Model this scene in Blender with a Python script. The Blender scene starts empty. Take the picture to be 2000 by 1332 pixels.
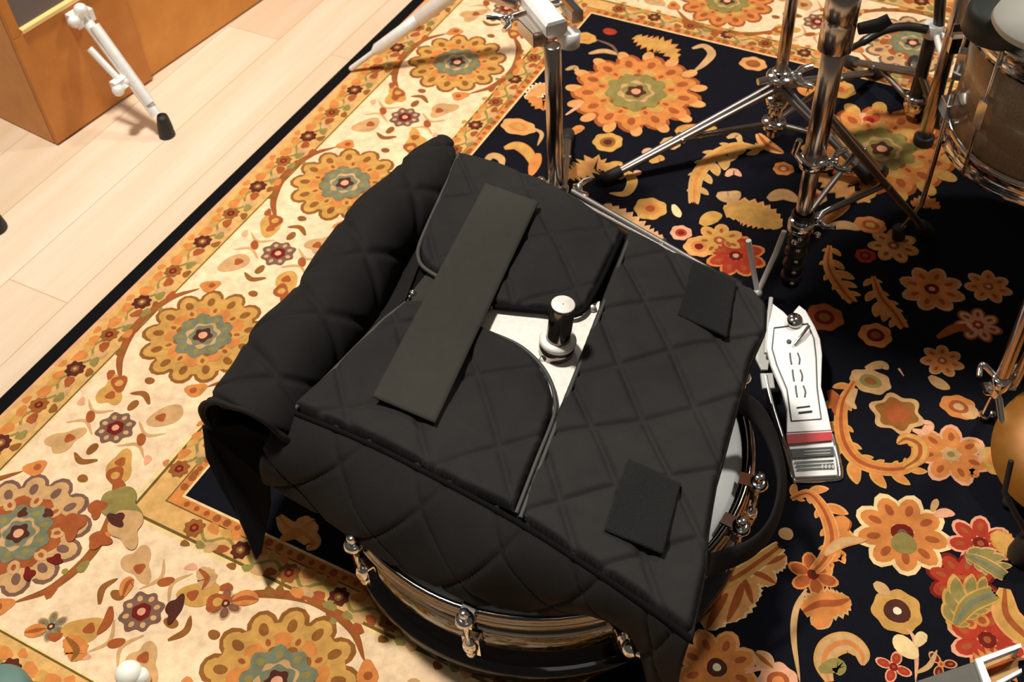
import bpy, math, random
import numpy as np
from mathutils import Vector, Matrix
from mathutils.geometry import delaunay_2d_cdt
R_ = math.radians
scene = bpy.context.scene
# ------------------------------------------------------------------ camera
F_PX, PITCH, ROLL, YAW, H = 2218.83, .8354882, -.0715506, .538584, 1.6
FW = Vector((0, math.cos(PITCH), -math.sin(PITCH)))
_up = Vector((0, math.sin(PITCH), math.cos(PITCH))); _r = Vector((1, 0, 0))
RT = math.cos(ROLL)*_r + math.sin(ROLL)*_up
UP = -math.sin(ROLL)*_r + math.cos(ROLL)*_up
cam_d = bpy.data.cameras.new('camera'); cam = bpy.data.objects.new('camera', cam_d)
scene.collection.objects.link(cam); scene.camera = cam
cam_d.sensor_width = 36; cam_d.lens = 36*F_PX/2000; cam_d.clip_start = .02
M3 = Matrix((RT, UP, -FW)).transposed()
cam.matrix_world = Matrix.Translation((0, 0, H)) @ M3.to_4x4()
cam_d.dof.use_dof = True; cam_d.dof.focus_distance = 1.72; cam_d.dof.aperture_fstop = 7.0
# ------------------------------------------------------------------ light
w = bpy.data.worlds.new('world'); scene.world = w; w.use_nodes = True
w.node_tree.nodes['Background'].inputs[0].default_value = (1.0, .9, .78, 1)
w.node_tree.nodes['Background'].inputs[1].default_value = .05
def area(name, loc, target, size, power, col, sy=None):
    l = bpy.data.lights.new(name, 'AREA'); l.shape = 'RECTANGLE'; l.size = size; l.size_y = sy or size
    l.energy = power; l.color = col
    o = bpy.data.objects.new(name, l); scene.collection.objects.link(o); o.location = loc
    d = Vector(target)-Vector(loc); o.rotation_euler = d.to_track_quat('-Z', 'Y').to_euler(); return o
area('ceiling_lamp_left', (-.75, 1.75, 3.3), (-.3, 1.6, 0), .30, 84, (1, .95, .86))
area('ceiling_lamp_right', (2.0, 2.4, 3.0), (.6, 1.6, 0), .30, 30, (1, .95, .86))
area('fill_light_far', (-.3, 5.2, 3.2), (-.6, 2.6, 0), .8, 10, (1, .95, .86))  # added fill light from behind the kit, not a known lamp
area('fill_light_near', (.3, -.6, 3.0), (0, 1.4, 0), .9, 1.5, (1, .95, .86))  # weak fill added behind the camera to lift the front skirt
scene.view_settings.view_transform = 'Standard'; scene.view_settings.look = 'None'
scene.view_settings.gamma = 1; scene.view_settings.use_curve_mapping = False
scene.view_settings.exposure = .55

# ------------------------------------------------------------------ pixel -> place
def P(px, py, z=0.0):
    d = FW*F_PX + RT*(px-1000) - UP*(py-666)
    return Vector((0, 0, H)) + d*((z-H)/d.z)
def Pplane(px, py, p0, n):
    d = FW*F_PX + RT*(px-1000) - UP*(py-666); o = Vector((0, 0, H))
    return o + d*((Vector(p0)-o).dot(n)/d.dot(n))
def zon(base, px, py):
    """height at which the vertical line over base crosses the image row py"""
    o = Vector((0, 0, H)); lo, hi = 0.0, 1.5
    for _ in range(50):
        m = (lo+hi)/2; v = Vector((base.x, base.y, m))-o
        y = 666-F_PX*v.dot(UP)/v.dot(FW)
        if y > py: lo = m
        else: hi = m
    return lo
AX = Vector((math.cos(YAW), -math.sin(YAW), 0)); AY = Vector((math.sin(YAW), math.cos(YAW), 0))
def W(a, b, z=0): return AX*a + AY*b + Vector((0, 0, z))
def G(px, py): p = P(px, py, .008); return (p.dot(AX), p.dot(AY))

# ------------------------------------------------------------------ materials
def srgb(r, g, b):
    f = lambda c: (c/255/12.92) if c/255 <= .04045 else ((c/255+.055)/1.055)**2.4
    return (f(r), f(g), f(b), 1)
def mat(name, col, rough=.5, metal=0, noise=0, nscale=40, bump=0, bscale=200, sheen=0, coat=0, spec=None):
    m = bpy.data.materials.new(name); m.use_nodes = True; nt = m.node_tree; b = nt.nodes['Principled BSDF']
    b.inputs['Base Color'].default_value = col; b.inputs['Roughness'].default_value = rough; b.inputs['Metallic'].default_value = metal
    if sheen: b.inputs['Sheen Weight'].default_value = sheen
    if coat: b.inputs['Coat Weight'].default_value = coat
    if spec is not None: b.inputs['Specular IOR Level'].default_value = spec
    tc = nt.nodes.new('ShaderNodeTexCoord')
    if noise:
        n = nt.nodes.new('ShaderNodeTexNoise'); n.inputs['Scale'].default_value = nscale; n.inputs['Detail'].default_value = 4
        nt.links.new(tc.outputs['Object'], n.inputs['Vector'])
        mr = nt.nodes.new('ShaderNodeMapRange'); mr.inputs[1].default_value = .3; mr.inputs[2].default_value = .7
        mr.inputs[3].default_value = 1-noise; mr.inputs[4].default_value = 1+noise
        nt.links.new(n.outputs['Fac'], mr.inputs[0])
        mx = nt.nodes.new('ShaderNodeMix'); mx.data_type = 'RGBA'; mx.blend_type = 'MULTIPLY'; mx.inputs[0].default_value = 1
        mx.inputs[6].default_value = col; nt.links.new(mr.outputs[0], mx.inputs[7]); nt.links.new(mx.outputs[2], b.inputs['Base Color'])
    if bump:
        n = nt.nodes.new('ShaderNodeTexNoise'); n.inputs['Scale'].default_value = bscale; n.inputs['Detail'].default_value = 3
        nt.links.new(tc.outputs['Object'], n.inputs['Vector'])
        bp = nt.nodes.new('ShaderNodeBump'); bp.inputs['Strength'].default_value = bump; bp.inputs['Distance'].default_value = .002
        nt.links.new(n.outputs['Fac'], bp.inputs['Height']); nt.links.new(bp.outputs[0], b.inputs['Normal'])
    return m
CHROME = mat('chrome', (.82, .80, .77, 1), .12, 1)
DCHROME = mat('dark_chrome', (.62, .53, .46, 1), .2, 1)
LEGCHROME = mat('worn_chrome', (.30, .27, .25, 1), .42, 1)
STEEL = mat('brushed_steel', (.80, .79, .76, 1), .38, 1, noise=.06, nscale=300)
WHITEMET = mat('satin_aluminium', (.88, .87, .84, 1), .42, .2, noise=.05, nscale=60)
BLACKNI = mat('black_lacquer_shell', (.010, .009, .008, 1), .05, 0, coat=1, spec=1.0)
BLACKNI2 = mat('black_hoop_lacquer', (.02, .018, .017, 1), .1, .3, coat=.6)
RUBBER = mat('black_rubber', (.012, .012, .012, 1), .6)
DARKMET = mat('dark_metal', (.06, .055, .05, 1), .3, .7)
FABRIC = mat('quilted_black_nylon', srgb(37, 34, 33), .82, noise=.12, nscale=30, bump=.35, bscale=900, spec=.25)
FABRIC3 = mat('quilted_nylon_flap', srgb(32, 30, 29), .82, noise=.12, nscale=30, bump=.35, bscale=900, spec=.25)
FABRIC_SHADED = mat('black_nylon_shaded', srgb(23, 21, 20), .82, noise=.12, nscale=30, bump=.35, bscale=900, spec=.25)  # same nylon as the panel, darkened to put the skirt's shade into its colour
LININGM = mat('black_lining', srgb(14, 13, 13), .9, spec=.1)
PIPING = mat('grey_black_piping', srgb(58, 57, 54), .6, bump=.3, bscale=900)
STRAPM = mat('olive_black_webbing', srgb(45, 42, 35), .88, noise=.06, nscale=60, bump=.5, bscale=1500)
VELCRO = mat('black_hook_tape', srgb(11, 10, 9), .95, noise=.5, nscale=350, bump=1, bscale=500)
PLATE = mat('light_metal_plate', srgb(236, 232, 222), .45, .1, noise=.08, nscale=120)
DRUMHEAD = mat('white_drum_head', srgb(232, 234, 232), .35)
HOOPM = mat('black_chrome', (.26, .22, .19, 1), .12, 1)
SPARKLE = mat('champagne_sparkle', srgb(186, 166, 136), .32, .25, noise=.35, nscale=500, coat=.5)
BRONZE = mat('bronze_cymbal', srgb(150, 96, 30), .5, .3, noise=.1, nscale=60)
REDM = mat('red_paint', srgb(196, 48, 52), .4)
DGREY = mat('dark_grey_paint', srgb(70, 74, 72), .45)
LGREY = mat('light_grey_paint', srgb(190, 190, 184), .45)
PANELM = mat('grey_violet_panel', srgb(108, 98, 98), .6)
TEAL = mat('teal_grey_plastic', srgb(96, 126, 116), .5)
WHITEP = mat('white_plastic', srgb(248, 248, 236), .4)
GREYBOARD = mat('grey_board', srgb(96, 92, 84), .6, noise=.08, nscale=50)
def wood(name, c1, c2, rot, sx, sy, rough=.45, planks=None):
    m = bpy.data.materials.new(name); m.use_nodes = True; nt = m.node_tree; b = nt.nodes['Principled BSDF']; b.inputs['Roughness'].default_value = rough
    tc = nt.nodes.new('ShaderNodeTexCoord'); mp = nt.nodes.new('ShaderNodeMapping'); mp.inputs['Rotation'].default_value = rot
    nt.links.new(tc.outputs['Object'], mp.inputs['Vector'])
    mp2 = nt.nodes.new('ShaderNodeMapping'); mp2.inputs['Scale'].default_value = (sx, sy, sx); nt.links.new(mp.outputs[0], mp2.inputs['Vector'])
    n = nt.nodes.new('ShaderNodeTexNoise'); n.inputs['Scale'].default_value = 1; n.inputs['Detail'].default_value = 5; n.inputs['Roughness'].default_value = .6
    nt.links.new(mp2.outputs[0], n.inputs['Vector'])
    cr = nt.nodes.new('ShaderNodeValToRGB'); cr.color_ramp.elements[0].position = .3; cr.color_ramp.elements[1].position = .72
    cr.color_ramp.elements[0].color = c2; cr.color_ramp.elements[1].color = c1; nt.links.new(n.outputs['Fac'], cr.inputs[0])
    out = cr.outputs[0]
    if planks:
        br = nt.nodes.new('ShaderNodeTexBrick'); nt.links.new(mp.outputs[0], br.inputs['Vector'])
        br.inputs['Scale'].default_value = 1; br.inputs['Brick Width'].default_value = planks[0]; br.inputs['Row Height'].default_value = planks[1]
        br.inputs['Mortar Size'].default_value = .0012; br.inputs['Color1'].default_value = (1, 1, 1, 1); br.inputs['Color2'].default_value = (.83, .80, .74, 1)
        br.inputs['Mortar'].default_value = (.62, .54, .42, 1); br.inputs['Mortar Smooth'].default_value = .4
        mx = nt.nodes.new('ShaderNodeMix'); mx.data_type = 'RGBA'; mx.blend_type = 'MULTIPLY'; mx.inputs[0].default_value = 1
        nt.links.new(out, mx.inputs[6]); nt.links.new(br.outputs[0], mx.inputs[7]); out = mx.outputs[2]
    nt.links.new(out, b.inputs['Base Color']); return m
FLOORM = wood('pale_maple_boards', srgb(240, 218, 196), srgb(228, 200, 168), (0, 0, YAW-math.pi/2), 1.4, 16, .42, planks=(1.9, .16))
CABW = wood('orange_veneer', srgb(222, 150, 64), srgb(204, 130, 46), (0, 0, 0), 12, 12, .4)
CABD = wood('brown_veneer', srgb(208, 134, 58), srgb(186, 112, 42), (0, 0, 0), 10, 10, .45)

# ------------------------------------------------------------------ mesh helpers
def frame_of(d):
    d = d.normalized(); a = Vector((0, 0, 1)) if abs(d.z) < .9 else Vector((1, 0, 0))
    x = d.cross(a).normalized(); return x, d.cross(x).normalized(), d
def crom(pts, n=8):
    pts = [Vector(p) for p in pts]
    if len(pts) < 3: return pts
    q = [pts[0]*2-pts[1]]+pts+[pts[-1]*2-pts[-2]]; out = []
    for i in range(1, len(q)-2):
        a, b, c, d = q[i-1:i+3]
        for k in range(n):
            t = k/n; out.append(.5*((2*b)+(c-a)*t+(2*a-5*b+4*c-d)*t*t+(3*b-a-3*c+d)*t**3))
    out.append(pts[-1]); return out
class MB:
    def __init__(s): s.v = []; s.f = []; s.m = []; s.sm = []
    def add(s, vs, fs, mi=0, smooth=True):
        o = len(s.v); s.v += [tuple(v) for v in vs]; s.f += [tuple(i+o for i in f) for f in fs]; s.m += [mi]*len(fs); s.sm += [smooth]*len(fs); return s
    def tube(s, pts, r, n=14, mi=0, cap=True, closed=False, flat=None):
        pts = [Vector(p) for p in pts]; N = len(pts); rs = r if isinstance(r, (list, tuple)) else [r]*N
        vs = []; X = None
        for i, p in enumerate(pts):
            if closed: d = pts[(i+1) % N]-pts[i-1]
            else: d = pts[min(i+1, N-1)]-pts[max(i-1, 0)]
            d = d.normalized()
            if X is None: X, Y, _ = frame_of(d)
            X = (X-d*X.dot(d)).normalized(); Y = d.cross(X)
            for k in range(n):
                a = 2*math.pi*k/n; vs.append(p+(X*math.cos(a)+Y*math.sin(a))*rs[i])
        if flat:   # flatten around the path along vector
            fl = Vector(flat).normalized()
            vs = [pts[i//n] + (v-pts[i//n]) - fl*((v-pts[i//n]).dot(fl))*.8 for i, v in enumerate(vs)]
        fs = []
        for i in range(N if closed else N-1):
            j = (i+1) % N
            for k in range(n): fs.append((i*n+k, i*n+(k+1) % n, j*n+(k+1) % n, j*n+k))
        s.add(vs, fs, mi)
        if cap and not closed:
            s.add(vs[:n], [tuple(range(n))[::-1]], mi, False); s.add(vs[-n:], [tuple(range(n))], mi, False)
        return s
    def lathe(s, c, prof, n=48, mi=0, axis=(0, 0, 1)):
        X, Y, D = frame_of(Vector(axis)); c = Vector(c); vs = []
        for (r, z) in prof:
            for k in range(n):
                a = 2*math.pi*k/n; vs.append(c+D*z+(X*math.cos(a)+Y*math.sin(a))*r)
        fs = []
        for i in range(len(prof)-1):
            for k in range(n): fs.append((i*n+k, i*n+(k+1) % n, (i+1)*n+(k+1) % n, (i+1)*n+k))
        return s.add(vs, fs, mi)
    def cyl(s, a, b, r, n=20, mi=0, r2=None, bev=.0):
        a = Vector(a); b = Vector(b); L = (b-a).length; r2 = r if r2 is None else r2; e = min(bev or r*.12, L*.3)
        return s.lathe(a, [(0.0001, 0), (r-e, 0), (r, e), (r2, L-e), (r2-e, L), (0.0001, L)], n, mi, b-a)
    def ball(s, c, r, n=14, mi=0, sc=(1, 1, 1)):
        c = Vector(c); vs = []; fs = []; m = n//2
        for i in range(m+1):
            t = math.pi*i/m
            for k in range(n):
                a = 2*math.pi*k/n; vs.append(c+Vector((math.sin(t)*math.cos(a)*sc[0], math.sin(t)*math.sin(a)*sc[1], math.cos(t)*sc[2]))*r)
        for i in range(m):
            for k in range(n): fs.append((i*n+k, (i+1)*n+k, (i+1)*n+(k+1) % n, i*n+(k+1) % n))
        return s.add(vs, fs, mi)
    def prism(s, pts, vec, mi=0, bev=0):
        """closed outline extruded along vec; optional small edge bevel"""
        pts = [Vector(p) for p in pts]; vec = Vector(vec); n = len(pts)
        c = sum(pts, Vector())/n; nv = vec.normalized()
        if bev:
            ins = []
            for i, p in enumerate(pts):
                t = (pts[(i+1) % n]-pts[i-1]).normalized(); q = t.cross(nv).normalized()
                if q.dot(c-p) < 0 and (pts[(i+1) % n]-p).cross(pts[i-1]-p).dot(nv) * 0 == 0: q = -q if q.dot(c-p) < 0 else q
                ins.append(p+q*bev)
            rings = [ins, [p+nv*bev for p in pts], [p+vec-nv*bev for p in pts], [p+vec for p in ins]]
        else: rings = [pts, [p+vec for p in pts]]
        vs = [v for r in rings for v in r]; fs = []
        for i in range(len(rings)-1):
            for k in range(n): fs.append((i*n+k, i*n+(k+1) % n, (i+1)*n+(k+1) % n, (i+1)*n+k))
        fs.append(tuple(range(n))[::-1]); fs.append(tuple(range((len(rings)-1)*n, len(rings)*n)))
        return s.add(vs, fs, mi, False)
    def box(s, c, sx, sy, sz, X=(1, 0, 0), Z=(0, 0, 1), mi=0, bev=.0015):
        X = Vector(X).normalized(); Z = Vector(Z).normalized(); Y = Z.cross(X).normalized(); X = Y.cross(Z); c = Vector(c)
        o = [c+X*(sx/2*i)+Y*(sy/2*j)-Z*sz/2 for i, j in ((-1, -1), (1, -1), (1, 1), (-1, 1))]
        return s.prism(o, Z*sz, mi, min(bev, sx*.2, sy*.2, sz*.2))
    def grid(s, fn, nu, nv, mi=0):
        vs = [fn(i/nu, j/nv) for j in range(nv+1) for i in range(nu+1)]
        return s.add(vs, [(j*(nu+1)+i, j*(nu+1)+i+1, (j+1)*(nu+1)+i+1, (j+1)*(nu+1)+i) for j in range(nv) for i in range(nu)], mi)
    def build(s, name, mats, parent=None, origin=None, solid=0):
        me = bpy.data.meshes.new(name); og = Vector(origin) if origin is not None else Vector()
        if parent is not None and origin is None: og = parent.matrix_world.translation if parent.parent is None else Vector()
        vs = [tuple(Vector(v)-og) for v in s.v]
        me.from_pydata(vs, [], s.f); mats = mats if isinstance(mats, (list, tuple)) else [mats]
        for m in mats: me.materials.append(m)
        me.polygons.foreach_set('material_index', s.m); me.polygons.foreach_set('use_smooth', s.sm); me.update()
        o = bpy.data.objects.new(name, me); scene.collection.objects.link(o)
        root = parent
        while root is not None and root.parent is not None: root = root.parent
        if parent is not None:
            o.parent = parent
            if parent.parent is not None or parent.type == 'MESH':
                pass
        else: o.location = og
        if solid:
            md = o.modifiers.new('thickness', 'SOLIDIFY'); md.thickness = solid; md.offset = -1
        return o
def thing(name, label, cat, loc=(0, 0, 0), group=None):
    o = bpy.data.objects.new(name, None); scene.collection.objects.link(o); o.location = Vector(loc); o.empty_display_size = .05
    o['label'] = label; o['category'] = cat
    if group: o['group'] = group
    bpy.context.view_layer.update(); return o
def tag(o, label, cat, group=None):
    o['label'] = label; o['category'] = cat
    if group: o['group'] = group
    return o
# every part is built in world coordinates, relative to its thing's base
def part(mb, name, m, par, label=None, solid=0):
    root = par
    while root.parent is not None: root = root.parent
    o = mb.build(name, m, par, origin=root.location, solid=solid)
    if label: o['label'] = label
    return o

# ------------------------------------------------------------------ floor
fl = MB(); fl.prism([(-5, -2, -.05), (5, -2, -.05), (5, 7, -.05), (-5, 7, -.05)], (0, 0, .05)); o = fl.build('floor', FLOORM); o['kind'] = 'structure'

#@@RUG
# ------------------------------------------------------------------ rug
PAL = dict(cream=(246, 211, 170), gold=(206, 154, 80), guard=(220, 170, 102), orange=(212, 132, 68), lorange=(226, 158, 94), rust=(166, 86, 44),
           brown=(146, 92, 42), dark=(84, 44, 34), maroon=(116, 32, 24), red=(176, 58, 38), navy=(13, 13, 22), olive=(146, 130, 72),
           sage=(122, 124, 98), pink=(228, 164, 128), tan=(206, 160, 108), line=(112, 88, 40), pale=(240, 206, 148), purple=(124, 90, 74), black=(9, 9, 11), white=(238, 222, 190))
CN = list(PAL); RM = []
for c in CN:
    RM.append(mat('wool_'+c, srgb(*PAL[c]), .92, noise=.16, nscale=55, bump=.6, bscale=700, spec=.15))
RUG = MB(); _cnt = [0]
def rz(L): _cnt[0] += 1; return .0082+L*1.6e-4+(_cnt[0] % 50)*2.4e-6
def poly(ab, col, L=1):
    z = rz(L); vs = [W(a, b, z) for a, b in ab]; ca = sum(a for a, b in ab)/len(ab); cb = sum(b for a, b in ab)/len(ab)
    n = len(ab); RUG.add(vs+[W(ca, cb, z)], [(i, (i+1) % n, n) for i in range(n)], CN.index(col), False)
rng = random.Random(4)
def blob(c, r, col, L=1, lobes=0, amp=0, rot=0, asp=1, jit=.06, n=None):
    n = n or (48 if lobes else 16); pts = []; ph = rng.uniform(0, 6)
    for k in range(n):
        t = 2*math.pi*k/n; rr = r*(1+amp*math.cos(lobes*t)+jit*math.sin(3*t+ph)*.5)
        x, y = rr*math.cos(t)*asp, rr*math.sin(t); pts.append((c[0]+x*math.cos(rot)-y*math.sin(rot), c[1]+x*math.sin(rot)+y*math.cos(rot)))
    poly(pts, col, L)
def stroke(ab, w, col, L=1, taper=True, serr=0, n=7):
    pts = crom([Vector((a, b, 0)) for a, b in ab], n); N = len(pts); z = rz(L); vs = []
    for i, p in enumerate(pts):
        d = (pts[min(i+1, N-1)]-pts[max(0, i-1)]).normalized(); q = Vector((-d.y, d.x, 0)); t = i/(N-1)
        ww = (w if not callable(w) else w(t))*(math.sin(math.pi*min(1, max(.06, t*.94+.05)))**.6 if taper else 1)
        k = 1+serr*(1 if i % 2 else -.5)
        vs += [W(p.x+q.x*ww*k, p.y+q.y*ww*k, z), W(p.x-q.x*ww*(1+serr*(-.5 if i % 2 else 1)), p.y-q.y*ww*(1+serr*(-.5 if i % 2 else 1)), z)]
    RUG.add(vs, [(2*i, 2*i+2, 2*i+3, 2*i+1) for i in range(N-1)], CN.index(col), False)
def petals(c, r, n, pr, col, L=2, asp=1.5, ph=0, edge=None):
    for k in range(n):
        t = ph+2*math.pi*k/n; cc = (c[0]+r*math.cos(t), c[1]+r*math.sin(t))
        if edge: blob(cc, pr*1.32, edge, L-1, rot=t, asp=asp, n=12)
        blob(cc, pr, col, L, rot=t, asp=asp, n=12)
def rosette(c, R, kind=0, ph=0):
    ring, pet, inn, core = (('brown', 'gold', 'orange', 'sage'), ('rust', 'orange', 'gold', 'olive'), ('purple', 'tan', 'rust', 'sage'))[kind]
    petals(c, R*.80, 13, R*.21, ring, 1, ph=ph, asp=1.15); blob(c, R*.86, pet, 2, 13, .05, ph)
    petals(c, R*.80, 13, R*.15, pet, 3, ph=ph, asp=1.2); petals(c, R*.76, 13, R*.065, ring, 4, asp=1.5, ph=ph)
    blob(c, R*.62, inn, 5, 9, .07, ph); petals(c, R*.56, 9, R*.09, pet, 6, asp=1.3, ph=ph+.3); petals(c, R*.56, 9, R*.035, 'rust', 7, asp=1.5, ph=ph+.3)
    petals(c, R*.40, 11, R*.085, 'brown', 8, 1.0, ph); blob(c, R*.46, core, 9, 9, .10, ph); petals(c, R*.36, 9, R*.05, 'olive', 10, 1.2, ph); blob(c, R*.27, 'tan', 10, 7, .10, ph); blob(c, R*.22, core, 11, 6, .1, ph); blob(c, R*.15, 'dark', 12, 5, .15, ph); blob(c, R*.075, 'pink', 13)
def smallros(c, r, a='purple', b='tan', d='maroon', e='pink'):
    blob(c, r, a, 3, 8, .10); petals(c, r*.72, 8, r*.13, b, 4, 1.2); blob(c, r*.45, d, 5, 6, .05); blob(c, r*.2, e, 6)
def flower(c, r, n=7, a='orange', e='white', core='maroon', dot='pink', ph=0):
    petals(c, r*.62, n, r*.26, a, 3, 1.5, ph, edge=e); petals(c, r*.66, n, r*.09, 'rust', 4, 1.8, ph); blob(c, r*.26, core, 5); blob(c, r*.11, dot, 6)
def ringfl(c, r, a='gold', b='brown', d='dark', asp=1):
    blob(c, r, a, 3, 7, .05, asp=asp); blob(c, r*.55, b, 4, asp=asp); blob(c, r*.3, d, 5, asp=asp)
def dag(pts, w, col, L=3, serr=.0, edge=None, mid=None):
    ab = [G(*p) for p in pts]; ln = sum(math.dist(ab[i], ab[i+1]) for i in range(len(ab)-1))
    if ln < 3.4*w: serr = min(serr, .12)
    w = min(w, ln*.34)
    if edge: stroke(ab, w*1.28, edge, L-1, serr=serr)
    stroke(ab, w, col, L, serr=serr)
    if mid: stroke(ab, w*.3, mid, L+1)
def leafy(pts, w, col='gold', edge='pale', mid='orange', lobes=7, side=1, L=3, spread=.9):
    """an acanthus leaf: a curved spine with pointed lobes on both sides"""
    ab = crom([Vector((*G(*p), 0)) for p in pts], 10); N = len(ab)
    for s in (1, -1):
        for k in range(lobes):
            i = int((k+.5)/lobes*(N-1)*.95); d = (ab[min(i+1, N-1)]-ab[max(i-1, 0)]).normalized(); q = Vector((-d.y, d.x, 0))*s
            ww = w*(1-.45*abs(2*(k+.5)/lobes-1))*(1 if s == side else .55)
            tip = ab[i]+q*ww*1.9*spread+d*ww*1.0; stroke([(ab[i].x-d.x*ww*.2, ab[i].y-d.y*ww*.2), ((ab[i]+q*ww*.9+d*ww*.2).x, (ab[i]+q*ww*.9+d*ww*.2).y), (tip.x, tip.y)], ww*.50, edge, L, n=4)
            tip = ab[i]+q*ww*1.65*spread+d*ww*.9; stroke([(ab[i].x, ab[i].y), ((ab[i]+q*ww*.85+d*ww*.2).x, (ab[i]+q*ww*.85+d*ww*.2).y), (tip.x, tip.y)], ww*.36, col, L+1, n=4)
    A = [(p.x, p.y) for p in ab[::10]+[ab[-1]]]
    stroke(A, w*.55, edge, L+2); stroke(A, w*.44, col, L+3); stroke(A, w*.14, mid, L+4)
A0, A1, B0, B1 = -1.535, 3.05, .225, 2.77          # rug edges
rb = MB()
rb.prism([W(A0, B0, .0005), W(A1, B0, .0005), W(A1, B1, .0005), W(A0, B1, .0005)], (0, 0, .0075), bev=.002)
def rect(a0, b0, a1, b1, col, L):
    z = .0081+L*.8e-5; n = 24; m = 12
    RUG.grid(lambda u, v: W(a0+(a1-a0)*u, b0+(b1-b0)*v, z), n, m, CN.index(col))
def ins(d, col, L): rect(A0+d, B0+d, A1-d, B1-d, col, L)
ins(.032, 'pink', 1); ins(.037, 'guard', 2); ins(.121, 'line', 3); ins(.1245, 'pale', 4); ins(.128, 'cream', 5); ins(.378, 'pale', 6); ins(.387, 'line', 7); ins(.3925, 'guard', 8)
ins(.432, 'line', 9); ins(.4345, 'orange', 10); ins(.452, 'pale', 11); ins(.4565, 'navy', 12)
# walk of the border centre-lines: f(side, s) -> (a, b, rotation)
def along(d, s, side):
    if side == 0: return (A0+d, s), math.pi/2
    if side == 1: return (s, B0+d), 0
    if side == 2: return (s, B1-d), 0
    return (A1-d, s), math.pi/2
def loc(c, rot, x, y): return (c[0]+x*math.cos(rot)-y*math.sin(rot), c[1]+x*math.sin(rot)+y*math.cos(rot))
for side in (0, 1, 2):
    s0, s1 = (B0+.1, B1-.1) if side in (0, 3) else (A0+.1, 2.4)
    for d, step, off in ((.080, .097, .0), (.411, .097, .0)):
        lo = s0 if d < .3 else s0+.33; hi = s1 if d < .3 else s1-.33
        k = math.ceil((lo-.43)/step) if side == 0 else math.ceil((lo+1.13)/step)
        while True:
            s = (.430+k*step) if side == 0 else (-1.12+k*step); k += 1
            if s > hi: break
            c, rot = along(d, s, side); smallros(c, .0185 if d < .3 else .0165, 'dark', 'maroon', 'brown', 'tan') if k % 2 else smallros(c, .0175, 'brown', 'rust', 'maroon', 'rust')
            for x, y, r, cc in ((.030, .014, .012, 'orange'), (.055, .015, .010, 'gold'), (.047, -.018, .013, 'tan'), (.068, -.012, .010, 'rust'), (.030, -.022, .009, 'olive'), (.072, .018, .010, 'orange'), (.0, .030, .007, 'orange'), (.005, -.031, .008, 'brown')):
                blob(loc(c, rot, x, y), r*(1 if d < .3 else .8), cc, 2, asp=1.4, rot=rot+rng.uniform(-.6, .6), jit=.3, n=9)
            stroke([loc(c, rot, .015, 0), loc(c, rot, .035, -.012), loc(c, rot, .06, .008), loc(c, rot, .085, 0)], .0028, 'olive', 1, taper=False, n=3)
    # narrow orange stripe of little squares
    s = s0+.37
    while s < s1-.37:
        c, rot = along(.4435, s, side); r = rng.choice((.0075, .0055, .005)); blob(c, r, 'rust', 2, n=8)
        if r > .007: blob(c, r*.5, 'brown', 3, n=6)
        s += .0215
# main border: big rosettes every half metre, with small ones between
def unit_big(c, rot, kind, R=.118):
    rosette(c, R, kind, rot)
    for sg in (1, -1):
        arc = [loc(c, rot, x*sg, y*sg) for x, y in ((-.155, .075), (-.11, .112), (-.03, .138), (.05, .125), (.10, .088))]
        stroke(arc, .0085, 'brown', 2, taper=True); stroke(arc, .0035, 'rust', 3)
        for j, t in enumerate(((-.10, .120), (-.06, .138), (0, .143), (.06, .128))):
            blob(loc(c, rot, t[0]*sg, t[1]*sg), .0085, ('brown', 'orange', 'olive', 'rust')[j], 4, asp=1.5, rot=rot, jit=.3, n=9)
        blob(loc(c, rot, -.165*sg, .068*sg), .015, 'rust', 4, asp=1.4, rot=rot+.8, jit=.3); blob(loc(c, rot, -.165*sg, .068*sg), .008, 'gold', 5)
        blob(loc(c, rot, .115*sg, .073*sg), .016, 'orange', 4, asp=1.3, rot=rot-.9, jit=.3); blob(loc(c, rot, .118*sg, .070*sg), .007, 'rust', 5)
        blob(loc(c, rot, .135*sg, -.02*sg), .008, 'brown', 3, asp=1.3); blob(loc(c, rot, .02*sg, .122*sg), .0055, 'olive', 3)
def unit_small(c, rot):
    smallros(c, .034)
    for sx in (1, -1):
        for sy in (1, -1):
            p = loc(c, rot, .062*sx, .066*sy); blob(p, .022, 'gold' if sx*sy > 0 else 'tan', 3, asp=1.55, rot=rot+.6*sx*sy, jit=.35, lobes=3, amp=.12); blob(loc(c, rot, .055*sx, .060*sy), .0095, 'rust', 4, jit=.3)
            stroke([loc(c, rot, .03*sx, .03*sy), loc(c, rot, .012*sx, .062*sy), loc(c, rot, .03*sx, .092*sy)], .0035, 'tan', 2)
        blob(loc(c, rot, .055*sx, 0.006), .0085, 'brown', 3, asp=1.6, rot=rot); blob(loc(c, rot, 0, .060*sx), .0085, 'rust', 3, asp=1.7, rot=rot+.7)
        stroke([loc(c, rot, .07*sx, -.02), loc(c, rot, .085*sx, .005), loc(c, rot, .075*sx, .03)], .006, 'brown', 3)
    for x, y, r, cc in ((.095, .095, .008, 'rust'), (-.095, -.095, .008, 'rust'), (.02, .1, .007, 'pink'), (-.03, -.1, .007, 'pink')): blob(loc(c, rot, x, y), r, cc, 3, asp=1.6, rot=rot+.5, jit=.3, n=9)
for k in range(5): unit_big((-1.285, .495+k*.497), math.pi/2, (2, 0, 0, 0, 2)[k])
for k in range(4): unit_small((-1.288, .742+k*.502), math.pi/2)
for k in range(1, 8):
    unit_big((-1.256+k*.52, .474), 0, (2, 0, 0)[k % 3], .122); unit_big((-1.256+k*.47, 2.50), 0, (0, 1, 2)[k % 3], .115)
for k in range(8): unit_small((-1.0+k*.52, .474), 0); unit_small((-1.02+k*.47, 2.50), 0)
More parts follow.
